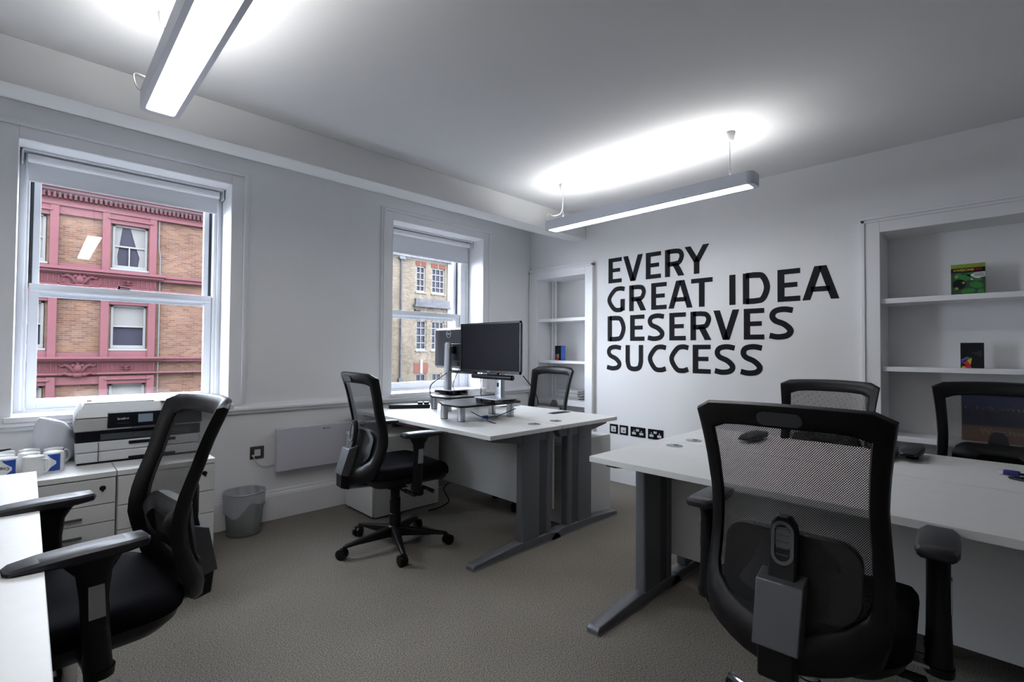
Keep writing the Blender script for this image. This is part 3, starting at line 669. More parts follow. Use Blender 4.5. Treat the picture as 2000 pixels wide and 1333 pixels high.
# ------------------------------------------------------------------ pedestals
def pedestal(name, lab, grp, x0, x1, y0, y1, h, face, splits, lock=True):
    """face: '-x' or '-y' front with drawers"""
    t = thing(name, lab, 'cabinet', ((x0 + x1) / 2, (y0 + y1) / 2, 0), 0, grp)
    hx, hy = (x1 - x0) / 2, (y1 - y0) / 2
    if face == '-y': A = lambda u, d0, d1, v, z0, z1, mb: mb.box(u, v, -hy + d0, -hy + d1, z0, z1); hw = hx
    else: A = lambda u, d0, d1, v, z0, z1, mb: mb.box(-hx + d0, -hx + d1, -v, -u, z0, z1); hw = hy
    dp = 2 * (hy if face == '-y' else hx)
    b = MB(); A(-hw, .020, dp, hw, .012, h - .025, b); obj('carcass', b, M_ped, t)
    b = MB(); A(-hw, .0, dp, hw, h - .024, h, b); obj('cabinet_top', b, M_desk, t, bevel=.001)
    b = MB(); A(-hw + .02, .03, dp - .03, hw - .02, 0, .012, b); obj('plinth', b, M_dark, t)
    zs = [h - .028] + list(splits) + [.018]
    for i, (a, c) in enumerate(zip(zs, zs[1:])):
        b = MB(); A(-hw + .003, .0, .018, hw - .003, c + .003, a - .001, b); d = obj('drawer', b, M_ped, t, bevel=.001)
        if i > 0 or not lock:
            b = MB(); A(-.085, -.014, .0, .085, a - .056, a - .048, b); obj('drawer_handle', b, M_greypl, d, bevel=.001)
        elif lock:
            uu = hw - .050
            if face == '-y':
                b = MB().lathe([(.012, -hy - .004), (.012, -hy)], c=(uu, 0, a - .045), axis='y', n=16).box(uu - .003, uu + .003, -hy - .022, -hy - .004, a - .058, a - .034)
            else:
                b = MB().lathe([(.012, -hx - .004), (.012, -hx)], c=(0, -uu, a - .045), axis='x', n=16)
            obj('drawer_lock', b, M_black, d)
    return t
G = 'white pedestals under the printer'
pedestal('pedestal', 'white pedestal at the right end of row under the printer', G, .292, .706, 3.015, 3.600, .600, '-y', (.430, .312))
pedestal('pedestal', 'white pedestal below the mugs and left of printer', G, -.126, .288, 3.015, 3.600, .600, '-y', (.450, .365, .285, .19))
pedestal('pedestal', 'white pedestal at the left edge of the photo beyond the mugs', G, -.545, -.130, 3.015, 3.600, .600, '-y', (.475, .375))
G = 'white drawer units under the desks'
pedestal('pedestal', 'white drawer unit under the monitor desk beside the skirting board', G, 1.700, 2.262, 3.125, 3.545, .570, '-x', (.455, .345), lock=False)
pedestal('pedestal', 'white drawer unit behind grey desk legs below the wall sockets', G, 2.565, 3.115, 2.120, 2.440, .570, '-x', (.455, .300), lock=False)

# ------------------------------------------------------------------ task chairs
ZT = 1.062
PROF = [(.40, -.300), (.48, -.298), (.54, -.285), (.60, -.262), (.66, -.240), (.72, -.228), (.78, -.228), (.84, -.236), (.90, -.248), (.96, -.264), (1.02, -.284), (1.075, -.306)]
def lerp_tab(tab, z):
    if z <= tab[0][0]: return tab[0][1]
    for (a, b), (c, d) in zip(tab, tab[1:]):
        if z <= c: t = (z - a) / (c - a); t = t; return b + (d - b) * t
    return tab[-1][1]
def smooth_tab(tab, z, h=.03): return (lerp_tab(tab, z - h) + 2 * lerp_tab(tab, z) + lerp_tab(tab, z + h)) / 4
def back_x(y, z): return smooth_tab(PROF, z) + (.055 + .035 * max(0, min(1, (.85 - z) / .2))) * (abs(y) / .23) ** 2
WOUT = [(.40, .150), (.46, .190), (.50, .206), (.56, .214), (.64, .214), (.72, .208), (.82, .204), (.92, .212), (1.0, .222), (1.07, .232)]
WIN = [(.52, .165), (.60, .180), (.70, .178), (.80, .172), (.90, .176), (1.02, .186)]
def frame_loops(n=40):
    """matching outer and inner closed loops in (y, z)"""
    def side(tab, z0, z1, zt_c, k): pass
    out, inn = [], []
    No = 14
    # right side bottom -> top
    for i in range(No):
        t = i / (No - 1); z = .475 + (ZT - .025 - .475) * t; out.append((smooth_tab(WOUT, z), z))
        zi = .545 + (ZT - .078 - .545) * t; wi = smooth_tab(WIN, zi) - .007
        if t < .12: wi -= .045 * (1 - t / .12) ** 2
        inn.append((wi, zi))
    Nt = 10
    for i in range(1, Nt + 1):
        t = i / (Nt + 1); w0 = smooth_tab(WOUT, ZT - .02); y = w0 - 2 * w0 * t; out.append((y * 1.0, ZT - .006 + .010 * (1 - (y / w0) ** 2)))
        w1 = smooth_tab(WIN, ZT - .06) - .007; y = w1 - 2 * w1 * t; inn.append((y, ZT - .072 + .012 * (1 - (y / w1) ** 4)))
    for a in range(No - 1, -1, -1):
        out.append((-out[a][0], out[a][1])); inn.append((-inn[a][0], inn[a][1]))
    Nb = 10
    for i in range(1, Nb + 1):
        t = i / (Nb + 1); y = -out[0][0] + 2 * out[0][0] * t; out.append((y, .475 - .055 * (1 - (y / out[0][0]) ** 2)))
        y = -inn[0][0] + 2 * inn[0][0] * t; inn.append((y, .545 - .028 * (1 - (y / inn[0][0]) ** 2)))
    return out, inn
def make_chair(lab, grp, chrome):
    t = thing('office_chair', lab, 'chair', (0, 0, 0), 0, grp)
    mb_base = M_chrome if chrome else M_blkpl
    # --- five-star base
    hub = obj('base_hub', MB().lathe([(.042, .062), (.046, .075), (.044, .125), (.034, .135)], n=20), mb_base, t)
    for k in range(5):
        a = 2 * PI * k / 5
        R_ = []
        for (r, w, z0, z1) in ((.025, .030, .070, .128), (.12, .023, .068, .112), (.24, .017, .068, .092), (.305, .014, .064, .082), (.318, .010, .064, .076)):
            sec = [(-w, z0), (w, z0), (w * .9, z1 - .006), (w * .45, z1), (-w * .45, z1), (-w * .9, z1 - .006)]
            R_.append([(r * math.cos(a) - y * math.sin(a), r * math.sin(a) + y * math.cos(a), z) for y, z in sec])
        lg = obj('base_leg', MB().loft(R_), mb_base, t, bevel=.002)
        ca = a + (.9, -1.4, 2.2, .3, -2.4)[k]; cx, cy = .312 * math.cos(a), .312 * math.sin(a)
        c = MB().tube([(cx, cy, .045), (cx, cy, .074)], .008, 8)
        for s in (-1, 1):
            off = Vector((-math.sin(ca), math.cos(ca), 0)) * .014 * s
            ctr = Vector((cx, cy, .030)) - Vector((math.cos(ca), math.sin(ca), 0)) * .014 + off
            ax = Vector((-math.sin(ca), math.cos(ca), 0))
            c.tube([ctr - ax * .010, ctr - ax * .008, ctr + ax * .008, ctr + ax * .010], [.026, .030, .030, .026], 18)
        p = Vector((cx, cy, .040)) - Vector((math.cos(ca), math.sin(ca), 0)) * .010
        c.ball((p.x, p.y, .040), .020, .020, .018)
        obj('caster', c, M_blkpl, t)
    # --- gas column
    if chrome: obj('gas_column', MB().lathe([(.030, .12), (.030, .26), (.025, .262), (.025, .38)], n=24), M_chrome, t)
    else: obj('gas_column', MB().lathe([(.036, .12), (.036, .20), (.032, .205), (.032, .29), (.028, .295), (.027, .38)], n=24), M_blkpl, t)
    # --- mechanism
    me = MB(); me.box(-.14, .13, -.075, .075, .385, .425); me.hexa([(-.05, -.05, .355), (.07, -.05, .355), (.07, .05, .355), (-.05, .05, .355)], [(-.12, -.07, .388), (.12, -.07, .388), (.12, .07, .388), (-.12, .07, .388)])
    mech = obj('tilt_mechanism', me, M_blkpl, t, bevel=.006)
    obj('tension_knob', MB().lathe([(.026, .315), (.030, .32), (.030, .36), (.02, .37)], c=(.10, -.11, 0), n=16), M_blkpl, mech)
    for s, x_ in ((-1, .06), (1, .03), (-1, -.06)):
        obj('lever', MB().tube([(x_, s * .06, .392), (x_ + .01, s * .18, .388), (x_ + .02, s * .215, .378)], [.006, .006, .006], 8).tube([(x_ + .02, s * .19, .386), (x_ + .055, s * .255, .366)], [.010, .013], 8), M_blkpl, mech)
    # --- seat pan and cushion
    def seat_ring(inset, z_of):
        o = []
        for (x, y) in rrect(-.235 + inset, .285 - inset, -.245 + inset, .245 - inset, .11 - inset * .6, 7):
            if x > 0: y *= 1 - .08 * (x / .285) ** 2
            dz = -.045 * max(0, (x - .17) / .115) ** 2 + .016 * (abs(y) / .245) ** 2
            o.append((x, y, z_of + dz))
        return o
    cu = MB().loft([seat_ring(.020, .448), seat_ring(.004, .456), seat_ring(.0, .474), seat_ring(.002, .494), seat_ring(.014, .510), seat_ring(.05, .517), seat_ring(.10, .516), seat_ring(.16, .513)])
    obj('seat_cushion', cu, M_seat, t, ang=60)
    obj('seat_pan', MB().loft([seat_ring(.10, .392), seat_ring(.045, .402), seat_ring(.018, .428), seat_ring(.010, .450)]), M_blkpl, t, ang=60)
    # --- back frame
    out, inn = frame_loops(); n = len(out); fr = MB()
    def lay(loop, dx): return [(back_x(y, z) + dx, y, z) for y, z in loop]
    def mixl(a, b, f): return [(p[0] + (q[0] - p[0]) * f, p[1] + (q[1] - p[1]) * f) for p, q in zip(a, b)]
    rings = [lay(out, .0), lay(mixl(out, inn, .10), -.016), lay(mixl(out, inn, .5), -.021), lay(mixl(out, inn, .9), -.016), lay(inn, -.004), lay(mixl(out, inn, .92), .006), lay(mixl(out, inn, .6), .018), lay(mixl(out, inn, .1), .016)]
    o0 = len(fr.v)
    for r in rings: fr.v += r
    for a in range(len(rings)):
        b = (a + 1) % len(rings)
        for k in range(n): l = (k + 1) % n; fr.f.append((a * n + k, a * n + l, b * n + l, b * n + k))
    bf = obj('back_frame', fr, M_blkpl, t, ang=50)
    obj('badge', MB().add([(back_x(y, z) - (.0255 if i else .019), y, z) for i in (0, 1) for y, z in rrect(-.050, .050, ZT - .052, ZT - .018, .015, 4)], [tuple(range(20, 40))] + [(k, (k + 1) % 20, 20 + (k + 1) % 20, 20 + k) for k in range(20)]), M_greypl, bf)
    # --- woven mesh panel
    ms = MB(); uv = []; K = 9
    cz = .80
    for j in range(K + 1):
        f = j / K
        for y, z in inn:
            f2 = 1.04 if j == K else f
            yy, zz = y * f2, cz + (z - cz) * f2
            ms.v.append((back_x(yy, zz) - .004, yy, zz)); uv.append((yy, zz))
    for j in range(K):
        for k in range(n): l = (k + 1) % n; ms.f.append((j * n + k, j * n + l, (j + 1) * n + l, (j + 1) * n + k))
    ms.uv = uv
    obj('back_mesh', ms, M_mesh, t)
    # --- lumbar pad, in front of the mesh's lower part
    lp = MB(); rr = rrect(-.155, .155, .560, .728, .05, 6)
    def lr(f, dx): return [(back_x(y, z) + dx, y * f, .644 + (z - .644) * f + (.012 * (1 - (y / .155) ** 2) if z > .64 else -.004)) for y, z in rr]
    lp.loft([lr(1.0, -.020), lr(1.0, .012), lr(.9, .022), lr(.5, .026)])
    lp2 = obj('lumbar_pad', lp, M_blkpl, t, ang=40)
    # --- spine with slider, cover bracket and J bar
    sp = MB(); secs = []
    for z, hw in ((.615, .036), (.66, .036), (.73, .036), (.765, .030), (.785, .016)):
        x = back_x(0, z) - .022; secs.append([(x, -hw, z), (x - .022, -hw * .85, z), (x - .022, hw * .85, z), (x, hw, z)])
    sp.loft(secs); spine = obj('lumbar_spine', sp, M_blkpl, t, bevel=.004)
    def on(y, z, d): return (back_x(0, z) - .044 - d, y, z)
    ring = MB(); oo = rrect(-.0255, .0255, .668, .772, .0254, 8); ii = rrect(-.0175, .0175, .676, .764, .0174, 8); n2 = len(oo)
    ring.v = [on(y, z, 0) for y, z in oo] + [on(y, z, .005) for y, z in oo] + [on(y, z, .005) for y, z in ii] + [on(y, z, .0) for y, z in ii]
    for a in range(3):
        for k in range(n2): l = (k + 1) % n2; ring.f.append((a * n2 + k, a * n2 + l, (a + 1) * n2 + l, (a + 1) * n2 + k))
    ring.f.append(tuple(3 * n2 + k for k in range(n2)))
    sl = obj('lumbar_slider', ring, M_bracket, t)
    rb = MB()
    for i in range(5):
        z = .690 + i * .0155; rb.hexa([on(-.014, z, .0), on(.014, z, .0), on(.014, z + .0015, .0), on(-.014, z + .0015, 0)], [on(-.014, z, .004), on(.014, z, .004), on(.014, z + .003, .004), on(-.014, z + .003, .004)])
    obj('grip_rib', rb, M_greypl, sl)
    xt = back_x(0, .645) - .066; xb = back_x(0, .645) - .110
    br = MB().hexa([(xb, -.050, .490), (xb + .050, -.050, .476), (xb + .050, .050, .476), (xb, .050, .490)], [(xt, -.052, .632), (xt + .055, -.052, .645), (xt + .055, .052, .645), (xt, .052, .632)])
    obj('bracket_cover', br, M_bracket, t, bevel=.003)
    jb = MB().hexa([(xb + .006, -.040, .415), (xb + .056, -.040, .400), (xb + .056, .040, .400), (xb + .006, .040, .415)], [(xb + .006, -.040, .495), (xb + .050, -.040, .480), (xb + .050, .040, .480), (xb + .006, .040, .495)])
    obj('bracket_foot', jb, M_blkpl, t, bevel=.006)
    bar = MB()
    for s in (-1, 1): bar.tube([(xb + .03, s * .028, .412), (-.22, s * .032, .405), (-.12, s * .040, .400)], .008, 8)
    bar.hexa([(xb + .03, -.03, .404), (-.12, -.04, .392), (-.12, .04, .392), (xb + .03, .03, .404)], [(xb + .03, -.03, .412), (-.12, -.04, .400), (-.12, .04, .400), (xb + .03, .03, .412)])
    obj('back_bar', bar, M_silver, t)
    # --- armrests
    for s in (-1, 1):
        ya = s * .283; za = .728
        pad = MB(); R_ = []
        for (x, w, z0, z1) in ((-.108, .022, -.018, -.006), (-.100, .036, -.024, .0), (-.06, .042, -.028, .0), (.03, .043, -.030, .0), (.10, .040, -.026, -.003), (.145, .032, -.024, -.008), (.156, .018, -.020, -.012)):
            R_.append([(x, ya + y, za + z) for y, z in ((-w, z0 + .006), (-w * .8, z0), (w * .8, z0), (w, z0 + .006), (w, z1 - .006), (w * .82, z1), (-w * .82, z1), (-w, z1 - .006))])
        ar = obj('arm_pad', pad.loft(R_), M_armpad, t, bevel=.003, ang=50)
        po = MB(); R_ = []
        for (z, x0, x1, w) in ((.712, -.085, .095, .026), (.690, -.055, .058, .025), (.660, -.036, .034, .024), (.60, -.030, .026, .024), (.52, -.034, .022, .025), (.46, -.038, .019, .027), (.425, -.041, .017, .028)):
            xc = (x0 + x1) / 2; h = (x1 - x0) / 2
            R_.append([(xc + h * math.cos(a_) * (abs(math.cos(a_)) ** -.25 if abs(math.cos(a_)) > .01 else 1), ya + w * math.sin(a_), z) for a_ in [2 * PI * k / 16 for k in range(16)]])
        post = obj('arm_post', po.loft(R_), M_blkpl, t, ang=50)
        obj('post_insert', MB().add([(x, ya + s * (w_), z) for w_ in (.0232, .0265) for x, z in ((-.020, .555), (.012, .555), (.014, .635), (-.016, .635))], [(4, 5, 6, 7), (0, 1, 5, 4), (1, 2, 6, 5), (2, 3, 7, 6), (3, 0, 4, 7)]), M_silver, post)
        obj('post_cap', MB().lathe([(.020, .400), (.030, .404), (.031, .424)], c=(-.015, ya, 0), n=16), M_blkpl, post)
        obj('arm_bracket', MB().box(-.040, .012, min(s * .06, s * .27), max(s * .06, s * .27), .416, .424), M_silver, t)
    return t
GC = 'black mesh task chairs'
chA = make_chair('black mesh chair at far left with chrome column, arms over the desk', GC, True)
chA.location = (.075, 1.830, 0); chA.rotation_euler = (0, 0, math.radians(187))
def recline(ch, deg):       # lean the back of one chair further
    a = math.radians(deg); px_, pz_ = -.22, .42
    for c in ch.children:
        if c.name.startswith(('back_frame', 'back_mesh', 'lumbar', 'bracket')):
            c.rotation_euler = (0, -a, 0)
            c.location = (px_ - (px_ * math.cos(a) - pz_ * math.sin(a)), 0, pz_ - (px_ * math.sin(a) + pz_ * math.cos(a)))
chB = make_chair('black mesh chair with black plastic base in front of the monitor desk', GC, False)
chB.location = (1.585, 2.635, 0); chB.rotation_euler = (0, 0, math.radians(-4))
def spin_base(ch, deg):      # turn only the base and casters
    a = math.radians(deg)
    for c in ch.children:
        if c.name.startswith(('base_leg', 'caster', 'base_hub')): c.rotation_euler = (0, 0, a)
chC = dup(chA, (1.610, .415, 0), math.radians(3), 'largest black mesh chair in the foreground, seen from its back', GC)
chD = dup(chB, (2.770, .683, 0), math.radians(180), 'black mesh chair behind the foreground one, across its desk', GC)
chE = dup(chB, (2.850, .034, 0), math.radians(182), 'black mesh chair at the right edge before the wide niche', GC)
chF = dup(chB, (2.860, 2.690, 0), math.radians(179), 'black mesh chair before the narrow niche, behind the monitor desks', GC)
recline(chA, 6)
for ch in (chD, chE):       # these two have their arms and lumbar pads set higher
    for c in ch.children:
        if c.name.startswith(('arm_pad', 'arm_post')): c.location.z += .045
        if c.name.startswith('lumbar'): c.location.z += .055
chD.scale = (1, 1, .985); chA.scale = (1, 1, .985)
for c, d in ((chA, 20), (chB, 36), (chC, 60), (chD, 10), (chE, 30), (chF, 90)): spin_base(c, d)

# ------------------------------------------------------------------ monitors and stands
def riser(cx, cy, lab, face):
    t = thing('monitor_riser', lab, 'stand', (cx, cy, DZ), 0, 'black monitor risers')
    poly = [(-.285, .02), (-.280, -.15), (-.255, -.175), (.10, -.185), (.26, -.17), (.290, -.12), (.290, .15), (.25, .18), (-.20, .18)]
    obj('riser_top', MB().prism(poly, .098, .112), M_blkpl, t, bevel=.003)
    for (a, b) in ((-.215, -.090), (-.215, .095), (.215, -.110), (.215, .085)):
        l = obj('riser_leg', MB().prism(rrect(a - .020, a + .020, b - .026, b + .026, .014), .004, .098), M_silver, t)
        obj('rubber_foot', MB().prism(rrect(a - .019, a + .019, b - .025, b + .025, .013), 0, .004), M_dark, l)
    return t
def text_on(name, s, size, o, xd, zd, parent_world, mt, **k):
    ob = text(name, s, mt, size, frame(o, xd, zd), **k); ob.parent = parent_world; return ob
def monitor(cx, cy, facing, lab, w=.60, zc=1.218, h=.345, yoff=0):
    """facing -1: the screen looks towards -x. local frame: screen towards local -x"""
    rz = 0 if facing < 0 else PI
    t = thing('monitor', lab, 'monitor', (cx, cy, DZ + .112), rz, 'flat monitors on risers')
    z0 = zc - h / 2 - (DZ + .112); z1 = z0 + h; hw = w / 2
    obj('casing', MB().hexa([(0, -hw, z0), (.030, -hw + .02, z0 + .02), (.030, hw - .02, z0 + .02), (0, hw, z0)], [(0, -hw, z1), (.030, -hw + .02, z1 - .02), (.030, hw - .02, z1 - .02), (0, hw, z1)]), M_monback, t, bevel=.003)
    bz = MB(); b_ = .014
    bz.box(-.008, .0, -hw, hw, z1 - b_, z1); bz.box(-.008, .0, -hw, hw, z0, z0 + .020); bz.box(-.008, .0, -hw, -hw + b_, z0, z1); bz.box(-.008, .0, hw - b_, hw, z0, z1)
    obj('bezel', bz, M_black, t, bevel=.001)
    obj('screen', MB().box(-.004, .0, -hw + b_, hw - b_, z0 + .020, z1 - b_), M_screen, t)
    obj('rear_housing', MB().box(.028, .052, -.13, .13, z0 + .06, z1 - .135), M_monback, t, bevel=.008)
    # arm, column, base
    obj('mount_head', MB().box(.050, .085, -.045, .045, (z0 + z1) / 2 - .05, (z0 + z1) / 2 + .015), M_black, t, bevel=.006)
    co = MB(); R_ = []
    for z, hx, hy_ in ((.03, .020, .036), (.20, .018, .033), ((z0 + z1) / 2 + .02, .015, .030), ((z0 + z1) / 2 + .045, .010, .026)):
        R_.append([(.100 + u, v, z) for u, v in rrect(-hx, hx, -hy_, hy_, .008)])
    c = obj('stand_column', co.loft(R_), M_silver, t)
    obj('cable_slot', MB().prism(rrect(-.008, .008, .105, .135, .007), .078, .0835, 'x').moved(lambda p: p), M_dark, c)
    obj('stand_base', MB().prism(rrect(-.035, .165, -.125, .125, .010), .028, .036), M_silver, t, bevel=.001)
    for (a, b) in ((.0, -.10), (.0, .10), (.13, -.10), (.13, .10), (.07, 0)):
        obj('base_roller', MB().lathe([(.013, b - .026), (.013, b + .026)], c=(a, 0, .0145), axis='y', n=14), M_greypl if b else M_black, t)
    obj('base_block', MB().box(-.02, .15, -.05, .05, .002, .028), M_black, t, bevel=.004)
    text_on('maker_name', 'DELL', .012, (-.0085, 0, z0 + .010), (0, -1, 0), (-1, 0, 0), t, M_print)
    # ring logo on the back
    lx = -.085; lz = z1 - .055
    obj('ring_logo', logo_ring(lx, lz), M_print, t)
    text_on('maker_name', 'DELL', .026, (.0315, lx, lz), (0, 1, 0), (1, 0, 0), t, M_print, bold=.0006)
    return t
def logo_ring(y, z):
    r = MB(); n = 28
    for rad, x in ((.033, .030), (.033, .0325), (.0290, .0325), (.0290, .030)):
        for k in range(n): a = 2 * PI * k / n; r.v.append((x, y + rad * math.cos(a), z + rad * math.sin(a)))
    for a in range(3):
        for k in range(n): l = (k + 1) % n; r.f.append((a * n + k, a * n + l, (a + 1) * n + l, (a + 1) * n + k))
    return r
riser(2.222, 2.620, 'black monitor riser with silver legs under the nearer monitor', 1)
riser(2.500, 3.130, 'black monitor riser with silver legs under the rear monitor', -1)
m1 = monitor(2.205, 2.478, -1, 'black flat monitor with its dark screen towards the camera', w=.615, zc=1.213)
m2 = monitor(2.530, 3.245, 1, 'flat monitor seen from behind with round logo and silver column', w=.60, zc=1.215)
t = thing('sound_bar', 'black sound bar clipped below the nearer monitor screen', 'speaker', (2.178, 2.42, 1.018))
obj('bar_body', MB().lathe([(.012, -.20), (.017, -.196), (.017, .196), (.012, .20)], axis='y', n=20, sx=1, sy=1), M_black, t)
obj('bar_knob', MB().lathe([(.008, -.206), (.009, -.200)], axis='y', n=16), M_greypl, t)
obj('bar_clip', MB().box(.0, .02, -.05, .05, .01, .028), M_black, t)
t = thing('sound_bar', 'black sound bar below the rear monitor, partly hidden', 'speaker', (2.566, 3.24, 1.015))
obj('bar_body', MB().lathe([(.012, -.20), (.016, -.196), (.016, .196), (.012, .20)], axis='y', n=20), M_black, t)
def cable(name, pts, r, mt, lab): return tag(obj(name, MB().tube(spline(pts, 6), r, 8), mt), lab, 'cable')
cable('monitor_cable', [(2.27, 2.22, 1.03), (2.30, 2.16, .95), (2.33, 2.15, .89), (2.33, 2.14, .845)], .0032, M_black, 'black cable dropping from the right end of nearer monitor')
cable('monitor_cable', [(2.28, 2.66, 1.04), (2.30, 2.67, .95), (2.29, 2.66, .88), (2.30, 2.62, .845)], .003, M_black, 'black cable with a bead hanging behind the nearer monitor')
cable('monitor_cable', [(2.44, 3.20, 1.04), (2.38, 3.28, .97), (2.32, 3.33, .90), (2.31, 3.30, .80), (2.30, 3.22, .735)], .004, M_black, 'black cable looping down left of the rear silver column')
cable('monitor_cable', [(2.45, 3.10, 1.06), (2.43, 3.14, .98), (2.42, 3.16, .90), (2.42, 3.10, .845)], .003, M_black, 'black cable behind the silver column of rear monitor')
cable('desk_cable', [(2.30, 2.50, .732), (2.24, 2.44, .745), (2.30, 2.40, .775), (2.40, 2.42, .79)], .003, M_black, 'black cable lying on the desk below nearer riser, right side')
cable('desk_cable', [(2.33, 2.55, .732), (2.22, 2.50, .736), (2.14, 2.42, .732), (2.10, 2.30, .730)], .003, M_black, 'thin black cable trailing from the riser onto the desk')
t = thing('cable_plug', 'blue video plug on cable beneath the nearer monitor riser', 'plug', (2.19, 2.50, .742))
obj('plug_body', MB().hexa([(-.02, -.008, -.008), (.02, -.012, -.008), (.02, .012, -.008), (-.02, .008, -.008)], [(-.02, -.008, .008), (.02, -.012, .008), (.02, .012, .008), (-.02, .008, .008)]), M_blueplug, t, bevel=.002)
obj('plug_cord', MB().tube(spline([(-.02, 0, 0), (-.05, .01, .012), (-.06, .06, .03), (-.03, .12, .03)], 6), .003, 8), M_black, t)
t = thing('cable_plug', 'blue video plug behind rear monitor, beside the silver column', 'plug', (2.475, 3.10, 1.13))
obj('plug_body', MB().box(-.014, .014, -.02, .02, -.030, .030), M_blueplug, t, bevel=.003)
obj('plug_cord', MB().tube(spline([(0, 0, -.03), (.0, .01, -.06), (.01, .03, -.10), (.03, .05, -.12)], 6), .004, 8), M_black, t)
t = thing('cable_tray', 'reddish brown wooden cable tray beneath the monitor desk front', 'tray', (1.90, 2.80, .640), 0)
obj('tray_board', MB().box(-.03, .03, -.30, .30, .035, .059), M_wood, t, bevel=.002)
obj('tray_lip', MB().box(-.034, -.028, -.30, .30, .020, .059), M_wood, t)
cable('floor_cable', [(2.31, 3.06, .165), (2.25, 3.04, .13), (2.27, 3.00, .05), (2.22, 3.03, .008), (2.10, 3.02, .006)], .005, M_black, 'black cable hanging to the carpet beside the drawer unit')
# black tray with cups on the desk by the window
t = thing('desk_tray', 'long black tray with two small cups on the desk below the window', 'tray', (2.18, 3.42, DZ), math.radians(-32))
obj('tray_body', MB().hexa([(-.16, -.055, 0), (.16, -.055, 0), (.16, .055, 0), (-.16, .055, 0)], [(-.165, -.06, .030), (.165, -.06, .030), (.165, .06, .030), (-.165, .06, .030)]), M_black, t, bevel=.003)
for x_ in (.085, .135): obj('cup_holder', MB().box(x_ - .02, x_ + .02, -.03, .03, .030, .046), M_black, t, bevel=.003)
# video plug and cable on the near right desk
t = thing('cable_plug', 'navy blue video plug with cable on the desk at right edge', 'plug', (2.700, .02, DZ + .010), math.radians(-96))
obj('plug_body', MB().box(-.005, .040, -.014, .014, -.009, .009), M_navy, t, bevel=.003)
obj('plug_shell', MB().box(-.020, -.005, -.012, .012, -.006, .006), M_print, t)
obj('plug_cord', MB().tube(spline([(.040, 0, 0), (.085, .006, -.004), (.06, -.05, -.005), (.02, -.075, -.005), (.07, -.10, -.005), (.14, -.12, -.005), (.2, -.16, -.005)], 8), .0045, 8), M_black, t)

# ------------------------------------------------------------------ printer
t = thing('printer', 'wide grey and black inkjet printer on pedestals below the window', 'printer', (.412, 3.245, .60), math.radians(-1.5))
HW = .270
def pbox(name, y0, y1, z0, z1, mt, hw=HW, bev=.006, parent=None, x0=None, x1=None):
    return obj(name, MB().box(-hw if x0 is None else x0, hw if x1 is None else x1, y0, y1, z0, z1), mt, parent or t, bevel=bev)
pbox('base_foot', .012, .37, .0, .010, M_black, HW - .012, .003)
pbox('paper_tray', .006, .38, .010, .060, M_prn2, HW - .006); pbox('paper_tray', .004, .38, .062, .112, M_prn2, HW - .004)
obj('tray_seam', MB().box(-.178, -.175, .001, .01, .014, .108), M_dark, t)
pbox('tray_handle', -.001, .02, .012, .024, M_black, x0=-.055, x1=.15, bev=.002); pbox('tray_handle', -.003, .02, .088, .104, M_black, x0=-.055, x1=.15, bev=.002)
pbox('output_bay', .010, .38, .112, .168, M_black, HW - .002); pbox('output_slot', .004, .03, .118, .150, M_dark, x0=-.17, x1=.22, bev=.002)
for x_ in (-.02, .075): obj('exit_roller', MB().lathe([(.012, 0), (.012, .02)], c=(x_, 0, .135), axis='y', n=14), M_greypl, t)
pbox('scanner_body', .0, .38, .168, .232, M_prn, HW + .002, .008)
lid = MB().hexa([(-HW - .002, .000, .235), (HW + .002, .000, .235), (HW + .002, .38, .235), (-HW - .002, .38, .235)], [(-HW + .030, .075, .300), (HW - .012, .075, .300), (HW - .012, .36, .305), (-HW + .030, .36, .305)])
obj('document_lid', lid, M_prn, t, bevel=.006)
obj('lid_top', MB().box(-HW + .036, .06, .085, .35, .300, .306).box(.085, HW - .02, .05, .35, .298, .303), M_prn2, t, bevel=.002)
for x_ in (-HW + .06, HW - .05): obj('lid_hinge', MB().box(x_ - .010, x_ + .010, .18, .20, .304, .311), M_black, t, bevel=.001)
cp = obj('control_panel', MB().hexa([(-.145, -.011, .178), (HW + .002, -.011, .178), (HW + .002, .03, .178), (-.145, .03, .178)], [(-.142, -.003, .256), (HW, -.003, .256), (HW, .06, .262), (-.142, .06, .262)]), M_black, t, bevel=.005)
obj('panel_display', MB().hexa([(-.018, -.0092, .200), (.045, -.0092, .200), (.045, -.004, .200), (-.018, -.004, .200)], [(-.018, -.0055, .242), (.045, -.0055, .242), (.045, .002, .242), (-.018, .002, .242)]), M_lcd, cp)
text_on('maker_name', 'brother', .015, (-.080, -.0080, .224), (1, 0, 0), (0, -1, .1), cp, M_print, bold=.0006)
obj('model_line', MB().box(-.104, -.055, -.0105, -.003, .199, .2015), M_greypl, cp)
pbox('catch_lip', -.018, .004, .168, .180, M_greypl, x0=-.04, x1=.06, bev=.002)

